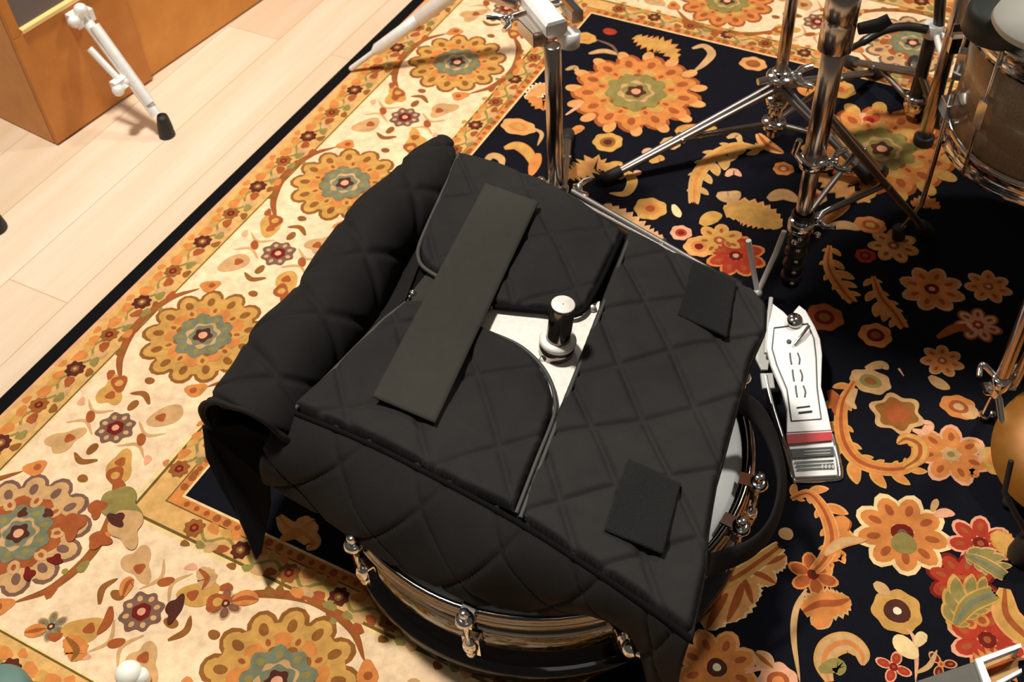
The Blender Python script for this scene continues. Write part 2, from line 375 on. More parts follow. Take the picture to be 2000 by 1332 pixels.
# details seen in the near corner of the border
for (x, y, r, c, s) in ((237, 985, .028, 'olive', 1.5), (247, 1030, .026, 'tan', 1.5), (228, 1016, .012, 'dark', 1.5), (190, 994, .015, 'rust', 1.2), (194, 1056, .016, 'rust', 1.2), (342, 1189, .012, 'dark', 2), (142, 1027, .02, 'rust', 1.3), (45, 1003, .008, 'dark', 1.2),
                        (95, 1003, .008, 'dark', 1.2), (109, 1094, .009, 'maroon', 1.4), (57, 1122, .009, 'maroon', 1.4)):
    blob(G(x, y), r, c, 13, asp=s, rot=rng.uniform(0, 3), jit=.35, lobes=4, amp=.12)
dag([(389, 1112), (405, 1130), (395, 1152)], .02, 'tan', 6, .5, mid='rust'); dag([(130, 1245), (150, 1270), (140, 1292)], .018, 'orange', 6, .6, mid='brown')
dag([(217, 1185), (210, 1215), (190, 1240)], .008, 'rust', 6); dag([(240, 1165), (250, 1140), (262, 1132)], .016, 'orange', 6, mid='rust')
flower(G(441, 1179), .026, 6, 'purple', 'tan', 'dark'); dag([(455, 1175), (480, 1168), (505, 1172)], .016, 'orange', 6, mid='rust'); flower(G(100, 1224), .024, 6, 'sage', 'tan', 'dark'); dag([(48, 1236), (70, 1232), (92, 1228)], .017, 'orange', 6, mid='rust')
# ---- the dark field, motif by motif
def g(px, py): return G(px, py)
rosette(g(1242, 180), .148, 1, .2); petals(g(1242, 180), .146, 15, .014, 'lorange', 3, 1.5, .1); blob(g(1242, 182), .052, 'olive', 9, asp=1.3, rot=.3); blob(g(1238, 182), .026, 'tan', 10); blob(g(1237, 182), .011, 'brown', 11)
rosette(g(1722, 292), .150, 1, .5); petals(g(1722, 292), .148, 15, .017, 'gold', 3, 1.5, .2)
leafy([(1490, 292), (1440, 285), (1395, 305), (1362, 345), (1355, 395)], .028, 'gold', 'tan', 'orange', 7, 1)
dag([(1480, 262), (1500, 285), (1530, 300)], .016, 'lorange', 6, mid='rust')
ringfl(g(1187, 278), .033); ringfl(g(1143, 75), .024, 'gold', 'orange', 'gold', 1.2); ringfl(g(1471, 125), .027, 'lorange', 'brown', 'rust', 1.2); blob(g(1191, 62), .014, 'red', 3, asp=1.3)
dag([(1352, 95), (1375, 90), (1390, 105), (1375, 125), (1355, 140)], .008, 'tan', 3, edge='pink'); dag([(1240, 72), (1270, 85), (1300, 92), (1322, 118)], .02, 'gold', 4, .5, edge='orange'); dag([(1150, 105), (1180, 100), (1212, 108)], .009, 'tan', 3); dag([(1165, 78), (1195, 90), (1208, 108)], .004, 'purple', 3)
dag([(1030, 195), (1055, 175), (1072, 165)], .018, 'lorange', 4, .3, edge='white'); dag([(1035, 190), (1060, 205), (1075, 200)], .018, 'orange', 4, .3); dag([(1105, 137), (1122, 132), (1128, 142)], .008, 'tan', 3)
ringfl(g(1012, 248), .028, 'lorange', 'orange', 'gold', 1.5); dag([(985, 290), (1010, 285), (1032, 300), (1045, 330)], .012, 'gold', 4, edge='orange'); dag([(1052, 300), (1045, 320), (1036, 345)], .013, 'orange', 4); dag([(1040, 250), (1058, 262), (1050, 285)], .005, 'tan', 3)
dag([(945, 322), (960, 305), (978, 310), (982, 328)], .008, 'tan', 4, edge='gold'); dag([(1105, 225), (1130, 208), (1140, 200)], .005, 'pink', 3)
dag([(1105, 345), (1135, 335), (1160, 320), (1185, 330)], .02, 'lorange', 4, .5, edge='gold'); dag([(1112, 265), (1130, 252), (1142, 250)], .012, 'orange', 4); dag([(1180, 335), (1200, 325), (1215, 318)], .016, 'gold', 4)
dag([(1208, 350), (1225, 340), (1235, 355), (1222, 378), (1190, 378)], .009, 'gold', 4, edge='tan'); ringfl(g(1270, 408), .034, 'gold', 'orange', 'rust'); dag([(1270, 318), (1285, 310), (1298, 312)], .018, 'gold', 4); dag([(1255, 300), (1265, 295), (1275, 292)], .011, 'pink', 4); blob(g(1245, 338), .009, 'pink', 3)
dag([(1320, 260), (1345, 255), (1400, 250)], .017, 'gold', 4, edge='orange'); blob(g(1365, 260), .018, 'orange', 3); dag([(1418, 345), (1432, 335), (1448, 345)], .010, 'pink', 4); dag([(1420, 270), (1438, 265), (1448, 278)], .009, 'tan', 4); ringfl(g(1310, 280), .022, 'tan', 'rust', 'orange')
dag([(1415, 415), (1450, 412), (1490, 425), (1525, 445)], .030, 'gold', 4, .2, edge='lorange'); dag([(1400, 380), (1425, 385), (1445, 375)], .020, 'tan', 4); dag([(1315, 400), (1322, 415), (1328, 425)], .009, 'pale', 4); dag([(1370, 440), (1390, 425), (1410, 420)], .018, 'gold', 4)
flower(g(1437, 500), .055, 8, 'red', 'orange', 'maroon', 'pink'); flower(g(1405, 470), .045, 7, 'gold', 'lorange', 'rust'); ringfl(g(1365, 482), .03, 'lorange', 'orange', 'maroon'); dag([(1180, 400), (1220, 425), (1260, 455), (1300, 470)], .014, 'tan', 4, .5, edge='pink'); ringfl(g(1190, 425), .025, 'pink', 'rust', 'maroon', 1.3); ringfl(g(1330, 455), .022, 'pink', 'red', 'maroon')
dag([(1560, 170), (1580, 180), (1600, 170)], .018, 'orange', 4); ringfl(g(1640, 175), .035, 'gold', 'orange', 'rust'); ringfl(g(1700, 235), .03, 'pink', 'red', 'maroon'); dag([(1600, 340), (1640, 370), (1700, 395)], .016, 'lorange', 4, .5, edge='gold'); dag([(1570, 440), (1610, 425), (1660, 400)], .014, 'orange', 4, edge='gold'); ringfl(g(1590, 385), .026, 'lorange', 'red', 'maroon')
dag([(1780, 400), (1810, 395), (1835, 408)], .016, 'orange', 4, .4); ringfl(g(1700, 440), .025, 'orange', 'rust', 'gold', 1.3); ringfl(g(1640, 120), .02, 'gold', 'orange', 'rust'); dag([(1610, 445), (1650, 440), (1680, 450)], .013, 'tan', 4)
dag([(1500, 390), (1530, 380), (1560, 395)], .014, 'tan', 4, edge='gold'); ringfl(g(1530, 330), .022, 'orange', 'rust', 'pink')
# right middle (in the shade of the floor drum)
leafy([(1620, 480), (1618, 520), (1640, 560), (1665, 590)], .022, 'orange', 'gold', 'rust', 5, 1); leafy([(1705, 540), (1720, 580), (1745, 610), (1765, 640)], .022, 'orange', 'gold', 'rust', 5, -1)
flower(g(1745, 480), .045, 7, 'lorange', 'gold', 'rust'); flower(g(1820, 565), .055, 8, 'orange', 'tan', 'maroon'); flower(g(1930, 560), .04, 7, 'orange', 'tan', 'rust'); ringfl(g(1610, 620), .035, 'rust', 'maroon', 'brown'); ringfl(g(1710, 655), .03, 'orange', 'maroon', 'rust'); flower(g(1910, 635), .04, 7, 'pink', 'rust', 'red'); ringfl(g(1690, 500), .02, 'red', 'maroon', 'rust')
dag([(1830, 660), (1870, 640), (1900, 650)], .01, 'rust', 3); dag([(1690, 720), (1720, 713), (1735, 722)], .010, 'tan', 4); dag([(1755, 720), (1765, 735)], .008, 'pink', 4, ); ringfl(g(1700, 745), .028, 'tan', 'olive', 'brown', 1.3); flower(g(1840, 705), .035, 7, 'orange', 'tan', 'rust'); dag([(1815, 735), (1835, 750), (1855, 760)], .012, 'tan', 4)
# right lower
leafy([(1668, 745), (1645, 790), (1645, 850), (1670, 895), (1715, 915), (1765, 915), (1790, 895)], .026, 'orange', 'gold', 'rust', 8, -1); dag([(1765, 915), (1793, 895), (1795, 870), (1770, 858), (1752, 868)], .012, 'gold', 9, edge='orange', mid='rust'); dag([(1620, 762), (1635, 790), (1640, 820)], .013, 'rust', 5)
dag([(1672, 760), (1660, 785), (1672, 800)], .008, 'tan', 9)
blob(g(1752, 808), .043, 'tan', 3, 6, .13); blob(g(1752, 808), .034, 'brown', 4, 6, .12); blob(g(1752, 808), .022, 'rust', 5); dag([(1782, 840), (1805, 845), (1815, 830), (1800, 822)], .007, 'pink', 4, edge='tan'); ringfl(g(1872, 795), .026, 'orange', 'rust', 'tan', 1.2); blob(g(1893, 805), .016, 'tan', 3)
flower(g(1857, 888), .058, 7, 'orange', 'pink', 'tan', 'olive'); dag([(1905, 865), (1918, 885), (1912, 905)], .006, 'tan', 4); dag([(1895, 860), (1905, 880)], .008, 'orange', 4); dag([(1885, 910), (1900, 925), (1905, 915)], .010, 'orange', 4); ringfl(g(1950, 900), .032, 'gold', 'orange', 'tan')
leafy([(1545, 975), (1580, 965), (1610, 1000), (1625, 1050), (1612, 1090), (1590, 1115)], .022, 'orange', 'lorange', 'rust', 6, 1); flower(g(1588, 1122), .036, 6, 'rust', 'orange', 'maroon', 'dark'); dag([(1610, 1085), (1645, 1060), (1692, 1055)], .008, 'tan', 9, edge='orange')
dag([(1575, 1150), (1555, 1190), (1550, 1245), (1562, 1332)], .005, 'tan', 3); dag([(1620, 1095), (1640, 1085), (1648, 1092)], .010, 'orange', 5); dag([(1640, 1045), (1645, 1020), (1648, 1008)], .012, 'orange', 5, edge='rust')
flower(g(1762, 1042), .070, 9, 'orange', 'pale', 'maroon', 'purple', .2); blob(g(1765, 1062), .02, 'olive', 6); dag([(1820, 1000), (1826, 985), (1830, 975)], .006, 'tan', 4); dag([(1825, 1008), (1845, 1002), (1865, 1005)], .009, 'pink', 4)
dag([(1708, 1138), (1722, 1150), (1738, 1162)], .010, 'tan', 5); ringfl(g(1752, 1194), .037, 'gold', 'dark', 'dark'); blob(g(1752, 1194), .0065, 'white', 8)
dag([(1772, 1228), (1786, 1250), (1790, 1290), (1788, 1332)], .0035, 'pink', 3); blob(g(1768, 1264), .015, 'pale', 4, asp=1.5, rot=-.5); dag([(1790, 1262), (1800, 1245), (1810, 1240)], .009, 'pale', 4)
dag([(1568, 1195), (1600, 1180), (1635, 1178), (1660, 1170)], .020, 'orange', 4, .2, edge='tan', mid='rust'); dag([(1590, 1225), (1605, 1210), (1625, 1200)], .014, 'orange', 4, edge='tan')
dag([(1620, 1332), (1608, 1295), (1622, 1265), (1655, 1255), (1682, 1275), (1685, 1300)], .014, 'tan', 4, edge='gold', mid='orange'); dag([(1600, 1310), (1635, 1300), (1640, 1320)], .012, 'olive', 5)
flower(g(1400, 1304), .058, 8, 'orange', 'lorange', 'dark', 'white'); dag([(1475, 1275), (1492, 1290), (1510, 1305)], .013, 'tan', 4, edge='pink', mid='rust'); dag([(1455, 1315), (1490, 1305), (1550, 1315)], .004, 'pink', 3); ringfl(g(1520, 1332), .03, 'pink', 'rust', 'orange')
for q in ([(1380, 1230), (1400, 1190), (1420, 1160)], [(1420, 1215), (1440, 1170), (1450, 1140)], [(1470, 1180), (1460, 1150), (1450, 1125)], [(1515, 1140), (1490, 1125), (1460, 1115)], [(1535, 1085), (1510, 1095), (1480, 1105)], [(1375, 1170), (1400, 1150), (1430, 1130)]):
    dag(q[::-1], .022, 'lorange', 5, .3, edge='pale', mid='rust')
leafy([(1360, 1200), (1400, 1150), (1450, 1120), (1520, 1070)], .026, 'gold', 'pale', 'rust', 6, -1); ringfl(g(1440, 1165), .02, 'gold', 'rust', 'red'); blob(g(1535, 1043), .012, 'tan', 5)
# red and gold spray at the right
flower(g(1915, 1062), .048, 7, 'red', 'pink', 'maroon', 'rust'); flower(g(1880, 1138), .05, 8, 'red', 'maroon', 'rust', 'red'); flower(g(1928, 1250), .052, 8, 'red', 'pink', 'maroon', 'rust')
dag([(1940, 1040), (1960, 1060), (1965, 1085)], .024, 'gold', 6, .3, edge='orange'); leafy([(1885, 1085), (1920, 1100), (1960, 1125)], .022, 'olive', 'tan', 'sage', 4, 1, 6); leafy([(1865, 1220), (1895, 1180), (1940, 1160)], .028, 'olive', 'gold', 'sage', 5, 1, 6)
ringfl(g(1872, 1215), .018, 'gold', 'orange', 'rust'); ringfl(g(1895, 1218), .018, 'lorange', 'orange', 'rust'); ringfl(g(1918, 1212), .02, 'lorange', 'orange', 'rust'); dag([(1962, 1150), (1965, 1200), (2000, 1240), (2030, 1260)], .018, 'gold', 6, edge='lorange', mid='rust'); dag([(1950, 1275), (1975, 1262)], .016, 'olive', 6)
flower(g(1745, 1303), .024, 4, 'red', 'pink', 'maroon', 'red'); flower(g(1838, 1298), .021, 3, 'maroon', 'tan', 'orange', 'rust', .5); dag([(1790, 1315), (1815, 1300), (1830, 1270)], .004, 'tan', 4)
dag([(1900, 1325), (1940, 1308), (1985, 1285)], .022, 'tan', 5, .3, edge='orange', mid='rust')
# left corner of the field
dag([(545, 1008), (562, 1030), (590, 1040), (612, 1060), (600, 1075)], .013, 'lorange', 4, edge='tan', mid='orange'); dag([(590, 1010), (598, 1030), (622, 1035)], .018, 'lorange', 4, .3, edge='tan'); dag([(548, 1055), (570, 1045), (590, 1048)], .010, 'orange', 4)
# the field goes on out of the frame and below the drum
for i in range(60):
    a = rng.uniform(-1.0, 2.5); b = rng.uniform(.72, 2.25); p = W(a, b, 0); v = p-Vector((0, 0, H)); x = 1000+F_PX*v.dot(RT)/v.dot(FW); y = 666-F_PX*v.dot(UP)/v.dot(FW)
    if x < 2080 and y < 1400 and not (600 < x < 1350 and 450 < y < 1250): continue
    k = i % 4
    if k == 0: rosette((a, b), .09, 1, a)
    elif k == 1: flower((a, b), .055, 7, 'orange', 'pale', 'maroon')
    elif k == 2: ringfl((a, b), .03)
    else: stroke([(a, b), (a+.05, b+.04), (a+.1, b+.01), (a+.09, b-.04)], .014, 'gold', 4)
rug = thing('persian_rug', 'Persian rug with cream floral border, black edge and dark navy field under the drums', 'rug', W((A0+A1)/2, (B0+B1)/2, 0))
part(rb, 'edge_binding', RM[CN.index('black')], rug, 'black bound edge of the rug')
part(RUG, 'woven_pile', RM, rug)
#@@DRUM
# ------------------------------------------------------------------ bass drum standing on end, mostly under its cover
DC = Vector((.035, 1.079, 0)); DR = .322; ZT = .182; Z0 = .009
drum = thing('bass_drum', 'black lacquered drum with chrome lugs and white head under the quilted cover', 'drum', DC+Vector((0, 0, .0085)))
m = MB(); m.lathe(DC, [(DR-.012, ZT-.012), (DR-.004, ZT-.012), (DR-.004, .03), (DR-.012, .03), (DR-.012, ZT-.012)], 96); part(m, 'shell', BLACKNI, drum)
m = MB(); m.lathe(DC, [(.0005, ZT+.001), (DR-.02, ZT+.001), (DR-.012, ZT-.004)], 96); part(m, 'drum_head', DRUMHEAD, drum)
m = MB(); m.lathe(DC, [(DR-.009, ZT-.01), (DR+.006, ZT-.012), (DR+.008, ZT-.004), (DR+.006, ZT), (DR+.003, ZT+.004), (DR+.004, ZT+.012), (DR-.001, ZT+.015), (DR-.006, ZT+.011), (DR-.005, ZT), (DR-.009, ZT-.01)], 96); part(m, 'hoop', HOOPM, drum, 'dark chrome top hoop')
m = MB(); m.lathe(DC, [(DR-.008, .042), (DR+.006, .038), (DR+.010, .032), (DR+.011, .014), (DR+.008, Z0), (DR-.008, Z0), (DR-.008, .042)], 96); part(m, 'hoop', BLACKNI2, drum, 'black bottom hoop')
def dirpt(ang, r, z): return DC+Vector((math.cos(ang)*r, math.sin(ang)*r, z))
def ang_at(px, py, z): p = P(px, py, z)-DC; return math.atan2(p.y, p.x)
lugs = [ang_at(692, 1090, .16), ang_at(925, 1200, .16), ang_at(1225, 1235, .14), ang_at(1432, 1050, .16), ang_at(1478, 985, .14)]
base_a = lugs[1]
for k, a in enumerate(lugs+[lugs[4]+.62, lugs[4]+1.3, lugs[0]-.7, lugs[0]-1.4]):
    d = Vector((math.cos(a), math.sin(a), 0)); t = Vector((-d.y, d.x, 0))
    m = MB()
    m.box(dirpt(a, DR+.004, .105), .026, .013, .052, X=t, bev=.004); m.ball(dirpt(a, DR+.012, .112), .0125, 14, sc=(1, 1, 1.5)); m.ball(dirpt(a, DR+.012, .092), .009, 12, sc=(1, 1, 1.6))
    lg = part(m, 'lug', CHROME, drum)
    m = MB(); m.cyl(dirpt(a, DR+.016, .12), dirpt(a, DR+.016, ZT+.018), .0042, 10); m.cyl(dirpt(a, DR+.016, ZT+.014), dirpt(a, DR+.016, ZT+.032), .0075, 10); part(m, 'tension_rod', CHROME, lg)
    m = MB(); m.box(dirpt(a, DR+.004, ZT+.014), .022, .034, .005, X=t, bev=.002); m.box(dirpt(a, DR+.017, ZT+.004), .020, .006, .024, X=t, bev=.002); m.lathe(dirpt(a, DR+.016, ZT+.010), [(.012, -.006), (.015, 0), (.012, .007), (.006, .007)], 18); part(m, 'hoop_claw', CHROME, lg)
# curled chrome spur beside the right-hand lug
m = MB(); m.tube(crom([P(1165, 1190, .19), P(1215, 1205, .19), P(1255, 1228, .185), P(1274, 1258, .17), P(1262, 1278, .155), P(1240, 1272, .15)], 6), .0062, 12); m.ball(P(1232, 1266, .15), .014); part(m, 'spur', CHROME, drum, 'curled chrome hook')
# light plate and post of the mount, seen through the opening of the cover
ZP = .296
m = MB(); pl = [(930, 585), (1010, 590), (1080, 600), (1130, 605), (1172, 590), (1168, 625), (1140, 690), (1112, 760), (1090, 815), (1060, 800), (1020, 730), (900, 680), (880, 640)]
m.prism([P(x, y, ZP) for x, y in pl], (0, 0, .003), bev=.0008)
mp = part(m, 'mount_plate', PLATE, drum, 'light metal plate in the opening of the cover')
m = MB(); m.cyl(P(1158, 602, ZP+.003), P(1158, 602, ZP+.010), .0055, 14); m.cyl(P(1075, 712, .05), P(1075, 712, ZP), .02, 14); part(m, 'screw', STEEL, mp)
pb = P(1086, 688, ZP); pt = P(1100, 595, ZP+.107); ax = (pt-pb).normalized()
m = MB(); m.lathe(pb, [(.0185, -.002), (.0185, .104), (.0165, .107), (.0001, .107)], 40, 0, ax); post = part(m, 'mount_post', HOOPM, drum, 'chrome post with flat top')
m = MB(); m.lathe(pb, [(.001, .1066), (.0172, .1066), (.0178, .1085), (.0165, .1092), (.001, .1092)], 40, 0, ax); part(m, 'post_cap', PLATE, post)
m = MB(); m.lathe(pb, [(.019, .002), (.0275, .002), (.0275, .027), (.0185, .027)], 40, 0, ax); col_ = part(m, 'collar', HOOPM, post)

m = MB(); m.lathe(pb, [(.0188, .026), (.0282, .026), (.0285, .030), (.0265, .034), (.0188, .035)], 40, 0, ax); part(m, 'collar_rim', PLATE, post, 'pale rim of the collar')

# ------------------------------------------------------------------ quilted cover
ZC = .300
front = [(565, 800), (700, 853), (820, 912), (1010, 1014), (1150, 1103), (1280, 1190), (1352, 1242)]
back = [(888, 300), (980, 325), (1060, 352), (1130, 392), (1227, 456), (1350, 515), (1440, 555), (1480, 578)]
left = [(565, 800), (640, 728), (700, 668), (790, 590), (825, 500), (850, 400), (888, 300)]
right = [(1352, 1242), (1378, 1115), (1382, 1045), (1398, 948), (1427, 842), (1465, 710), (1495, 645), (1497, 605), (1480, 578)]
def fam(p0, p1, q):
    a, b, c = P(*p0, ZC), P(*p1, ZC), P(*q, ZC); d = (b-a).normalized(); n = Vector((-d.y, d.x, 0)); return a, n, abs((c-a).dot(n))
FA = fam((1090, 862), (1450, 785), (1125, 738)); FB = fam((1265, 615), (1350, 790), (1190, 675))
def quilt(p, w=.0045, sk=1.0):
    g_ = 0
    for a, n, s in (FA, FB):
        s *= sk; t = (p-a).dot(n)/s; t += .05*math.sin((p.x+p.y)*17); dd = abs(t-round(t))*s
        g_ = max(g_, math.exp(-(dd/w)**2))
    puff = 1
    for a, n, s in (FA, FB):
        s *= sk; t = (p-a).dot(n)/s; puff *= abs(math.sin(math.pi*t))**.5
    return -.0048*g_+.0035*puff
def inside_dist(p, poly2):
    best = 1e9
    for i in range(len(poly2)):
        a = poly2[i-1]; b = poly2[i]; ab = b-a; t = max(0, min(1, (p-a).dot(ab)/max(ab.length_squared, 1e-12))); best = min(best, (a+ab*t-p).length)
    return best
def inpoly(p, poly2):
    c = False; n = len(poly2); j = n-1
    for i in range(n):
        a, b = poly2[i], poly2[j]
        if (a.y > p.y) != (b.y > p.y) and p.x < (b.x-a.x)*(p.y-a.y)/(b.y-a.y)+a.x: c = not c
        j = i
    return c
def dense(px, n=4):
    out = []; q = px+[px[0]]
    for i in range(len(px)):
        for k in range(n): out.append((q[i][0]+(q[i+1][0]-q[i][0])*k/n, q[i][1]+(q[i+1][1]-q[i][1])*k/n))
    return out
def pad(outline, z, th, step=.0032, edge=.009, q=1, sk=1.0, side=True, wob=0, hfn=None, z3=None):
    """a padded panel: dense top surface that rounds down at its border, with quilting grooves"""
    o3 = [P(x, y, z) for x, y in outline]; b2 = [Vector((p.x, p.y)) for p in o3]
    # resample border
    bb = []
    for i in range(len(b2)):
        a, b = b2[i], b2[(i+1) % len(b2)]; k = max(1, int((b-a).length/(step*1.0)))
        bb += [a.lerp(b, t/k) for t in range(k)]
    x0, x1 = min(p.x for p in bb), max(p.x for p in bb); y0, y1 = min(p.y for p in bb), max(p.y for p in bb)
    pts = list(bb); j = 0; y = y0
    while y < y1:
        x = x0+(step/2 if j % 2 else 0)
        while x < x1:
            p = Vector((x, y))
            if inpoly(p, b2) and inside_dist(p, b2) > step*.6: pts.append(p)
            x += step
        y += step*.87; j += 1
    nb = len(bb)
    r = delaunay_2d_cdt(pts, [(i, (i+1) % nb) for i in range(nb)], [], 1, 1e-6)
    V2, F2 = r[0], r[2]; m = MB(); vs = []
    for p in V2:
        d = inside_dist(p, b2); p3 = Vector((p.x, p.y, z))
        e = min(1, d/edge); rz_ = th*(math.sqrt(max(0, 1-(1-e)**2)))
        h = rz_+(quilt(p3, sk=sk)*q*min(1, d/.006) if q else 0)+wob*math.sin(p.x*38+1)*math.sin(p.y*31)*min(1, d/.03)
        if hfn: h += hfn(p3)
        vs.append(Vector((p.x, p.y, z+h)))
    m.add(vs, [tuple(f) for f in F2], 0, True)
    if side:
        n = len(bb); lo = [Vector((p.x, p.y, z-.004)) for p in bb]; hi = [Vector((p.x, p.y, z+(hfn(Vector((p.x, p.y, z))) if hfn else 0))) for p in bb]
        m.add(lo+hi, [(i, (i+1) % n, n+(i+1) % n, n+i) for i in range(n)], 0, True)
    return m, bb
cover = thing('quilted_drum_cover', 'black quilted padded cover with overlapping flaps draped over the drum', 'drum cover', P(1000, 760, ZC-.03))
# right panel
seamf, seamb = (1010, 1014), (1227, 456)
rp = [seamf, (1150, 1103), (1280, 1190), (1340, 1238), (1352, 1232)]+right[1:-1]+[(1470, 572), (1440, 555), (1350, 515), (1240, 462), seamb, (1180, 575), (1118, 735), (1062, 875)]
m, _ = pad(rp, ZC, .014, q=1, wob=.002); body = part(m, 'quilted_panel', FABRIC, cover)
# seam welt of the right panel
m = MB(); m.tube([P(x, y, ZC+.013) for x, y in ((1016, 1012), (1068, 877), (1124, 735), (1186, 577), (1232, 460))], .0034, 10); part(m, 'piping', PIPING, cover)
# lining under the flaps: two pieces either side of the opening
lf = [(1010, 1014), (820, 912), (700, 853), (565, 800), (640, 728), (700, 668), (790, 590), (900, 620), (1000, 668), (1060, 712), (1092, 800)]
m, _ = pad(lf, ZC-.008, .006, step=.012, q=0); part(m, 'lining', LININGM, cover)
lu = [(888, 300), (980, 325), (1060, 352), (1130, 392), (1227, 456), (1170, 600), (1120, 622), (1050, 618), (970, 602), (860, 590), (780, 600), (790, 580), (825, 500), (850, 400)]
m, _ = pad(lu, ZC-.008, .006, step=.012, q=0); part(m, 'lining', LININGM, cover)
m, _ = pad([(838, 528), (870, 545), (900, 560), (880, 610), (830, 596), (792, 590), (812, 560)], ZC+.001, .004, step=.008, q=0); part(m, 'inner_tab', STRAPM, cover)
m = MB(); m.lathe(P(806, 572, ZC+.006), [(.006, -.003), (.006, .002), (.004, .004), (.0001, .004)], 16); m.ball(P(800, 580, ZC+.006), .0035); part(m, 'snap_button', CHROME, cover)
# upper flap
uf = [(893, 303), (870, 368), (838, 438), (822, 480), (821, 500), (830, 518), (868, 545), (915, 580), (960, 600), (1000, 605), (1060, 610), (1108, 618), (1135, 612), (1152, 590), (1178, 540), (1216, 458), (1205, 450), (1130, 396), (1060, 358), (980, 328)]
def lift(p): return 0
m, bu = pad(uf, ZC+.004, .014, q=.8, sk=1.25, wob=.004); flu = part(m, 'flap', FABRIC3, cover, 'upper rounded flap with grey piping')
m = MB(); m.tube(crom([P(x, y, ZC+.012) for x, y in ((897, 300), (868, 368), (836, 438), (819, 480), (817, 502), (828, 523), (868, 549), (915, 582), (960, 602))], 6), .0038, 10); part(m, 'piping', PIPING, flu)
m = MB(); m.tube(crom([P(x, y, ZC+.010) for x, y in ((955, 597), (1000, 602), (1060, 608), (1108, 616), (1135, 610), (1152, 588), (1178, 540), (1216, 458))], 6), .0045, 8); part(m, 'edge_tape', LININGM, flu)
# lower flap
lo_ = [(572, 799), (640, 738), (700, 678), (750, 630), (795, 596), (850, 598), (905, 625), (955, 652), (1010, 678), (1048, 710), (1070, 745), (1080, 780), (1077, 815), (1045, 895), (1003, 1000), (900, 955), (820, 908), (700, 850)]
m, bl_ = pad(lo_, ZC+.002, .014, q=.8, sk=1.25, wob=.004); fll = part(m, 'flap', FABRIC3, cover, 'lower flap with curved right corner')
m = MB(); m.tube(crom([P(x, y, ZC+.010) for x, y in ((575, 800), (640, 735), (700, 674), (750, 625), (793, 592))], 6), .0036, 10); m.tube(crom([P(x, y, ZC+.009) for x, y in ((945, 645), (1010, 673), (1050, 706), (1074, 742), (1084, 780), (1081, 816), (1049, 897), (1008, 1003))], 6), .0032, 10); part(m, 'piping', PIPING, fll)
# wide webbing strap lying over both flaps
m = MB(); sc = [(948, 360), (1052, 396), (850, 828), (728, 776)]
def sfn(u, v):
    a = (sc[0][0]+(sc[1][0]-sc[0][0])*u, sc[0][1]+(sc[1][1]-sc[0][1])*u); b = (sc[3][0]+(sc[2][0]-sc[3][0])*u, sc[3][1]+(sc[2][1]-sc[3][1])*u)
    x, y = a[0]+(b[0]-a[0])*v, a[1]+(b[1]-a[1])*v; z = ZC+.0265+.002*math.sin(v*9+u*2)-.004*math.exp(-((v-.52)/.10)**2)
    return P(x, y, z)
m.grid(sfn, 14, 60); part(m, 'closure_strap', STRAPM, cover, 'wide grey-black webbing strap across both flaps', solid=.003)
# hook tape patches
for c4 in ([(1352, 532), (1436, 568), (1416, 678), (1322, 632)], [(1228, 916), (1328, 962), (1292, 1100), (1180, 1052)]):
    m = MB()
    def vfn(u, v, c4=c4):
        a = Vector(c4[0]).lerp(Vector(c4[1]), u); b = Vector(c4[3]).lerp(Vector(c4[2]), u); q_ = a.lerp(b, v); p = P(q_.x, q_.y, ZC)
        return Vector((p.x, p.y, ZC+.0172+.0012*math.sin(u*5+v*4)+rng.uniform(0, .0006)))
    m.grid(vfn, 26, 30); part(m, 'velcro_patch', VELCRO, cover, 'square black hook patch on the right panel', solid=.006)
# front skirt
def interp(pts, t):
    L = [0]
    for i in range(1, len(pts)): L.append(L[-1]+(Vector(pts[i][:2])-Vector(pts[i-1][:2])).length)
    s = t*L[-1]
    for i in range(1, len(pts)):
        if s <= L[i]+1e-9:
            k = (s-L[i-1])/(L[i]-L[i-1]); return [pts[i-1][j]+(pts[i][j]-pts[i-1][j])*k for j in range(len(pts[0]))]
    return list(pts[-1])
topc = [(560, 798, ZC+.004), (700, 855, ZC+.006), (820, 914, ZC+.006), (1010, 1017, ZC+.006), (1150, 1106, ZC+.006), (1280, 1193, ZC+.006), (1350, 1246, ZC+.002)]
botc = [(518, 938, .20), (630, 1003, .20), (760, 1095, .205), (930, 1176, .205), (1080, 1196, .20), (1165, 1192, .19), (1240, 1214, .165), (1282, 1262, .11), (1284, 1372, .01), (1340, 1385, .01)]
m = MB()
def kf(u, v):
    a = interp(topc, u); b = interp(botc, u*.97 if u < .8 else u); pa, pb_ = P(*a), P(*b)
    p = pa.lerp(pb_, v); out = Vector((-.55, -.83, 0))
    p += out*(.030*math.sin(math.pi*v**.7)+.004*math.sin(u*26+v*3)*math.sin(math.pi*v))
    # quilting on the skirt
    g_ = 0
    for t in ((u*5.2+v*.9), (u*5.2-v*1.1+.4)):
        dd = abs(t-round(t)); g_ = max(g_, math.exp(-(dd/.035)**2))
    return p-out*.005*g_
m.grid(kf, 150, 50); part(m, 'side_skirt', FABRIC_SHADED, cover, solid=.006)
m = MB(); m.tube(crom([P(x, y+3, z+.004) for x, y, z in topc], 6), .0045, 8); part(m, 'edge_seam', LININGM, cover)
# right and back skirts (short)
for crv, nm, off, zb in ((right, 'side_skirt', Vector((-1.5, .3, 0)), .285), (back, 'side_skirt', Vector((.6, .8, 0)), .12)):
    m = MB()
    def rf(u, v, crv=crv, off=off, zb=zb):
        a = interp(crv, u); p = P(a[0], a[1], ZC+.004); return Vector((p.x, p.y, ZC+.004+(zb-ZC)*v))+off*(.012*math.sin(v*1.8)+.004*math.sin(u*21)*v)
    m.grid(rf, 60, 14); part(m, nm, FABRIC_SHADED, cover, solid=.005)
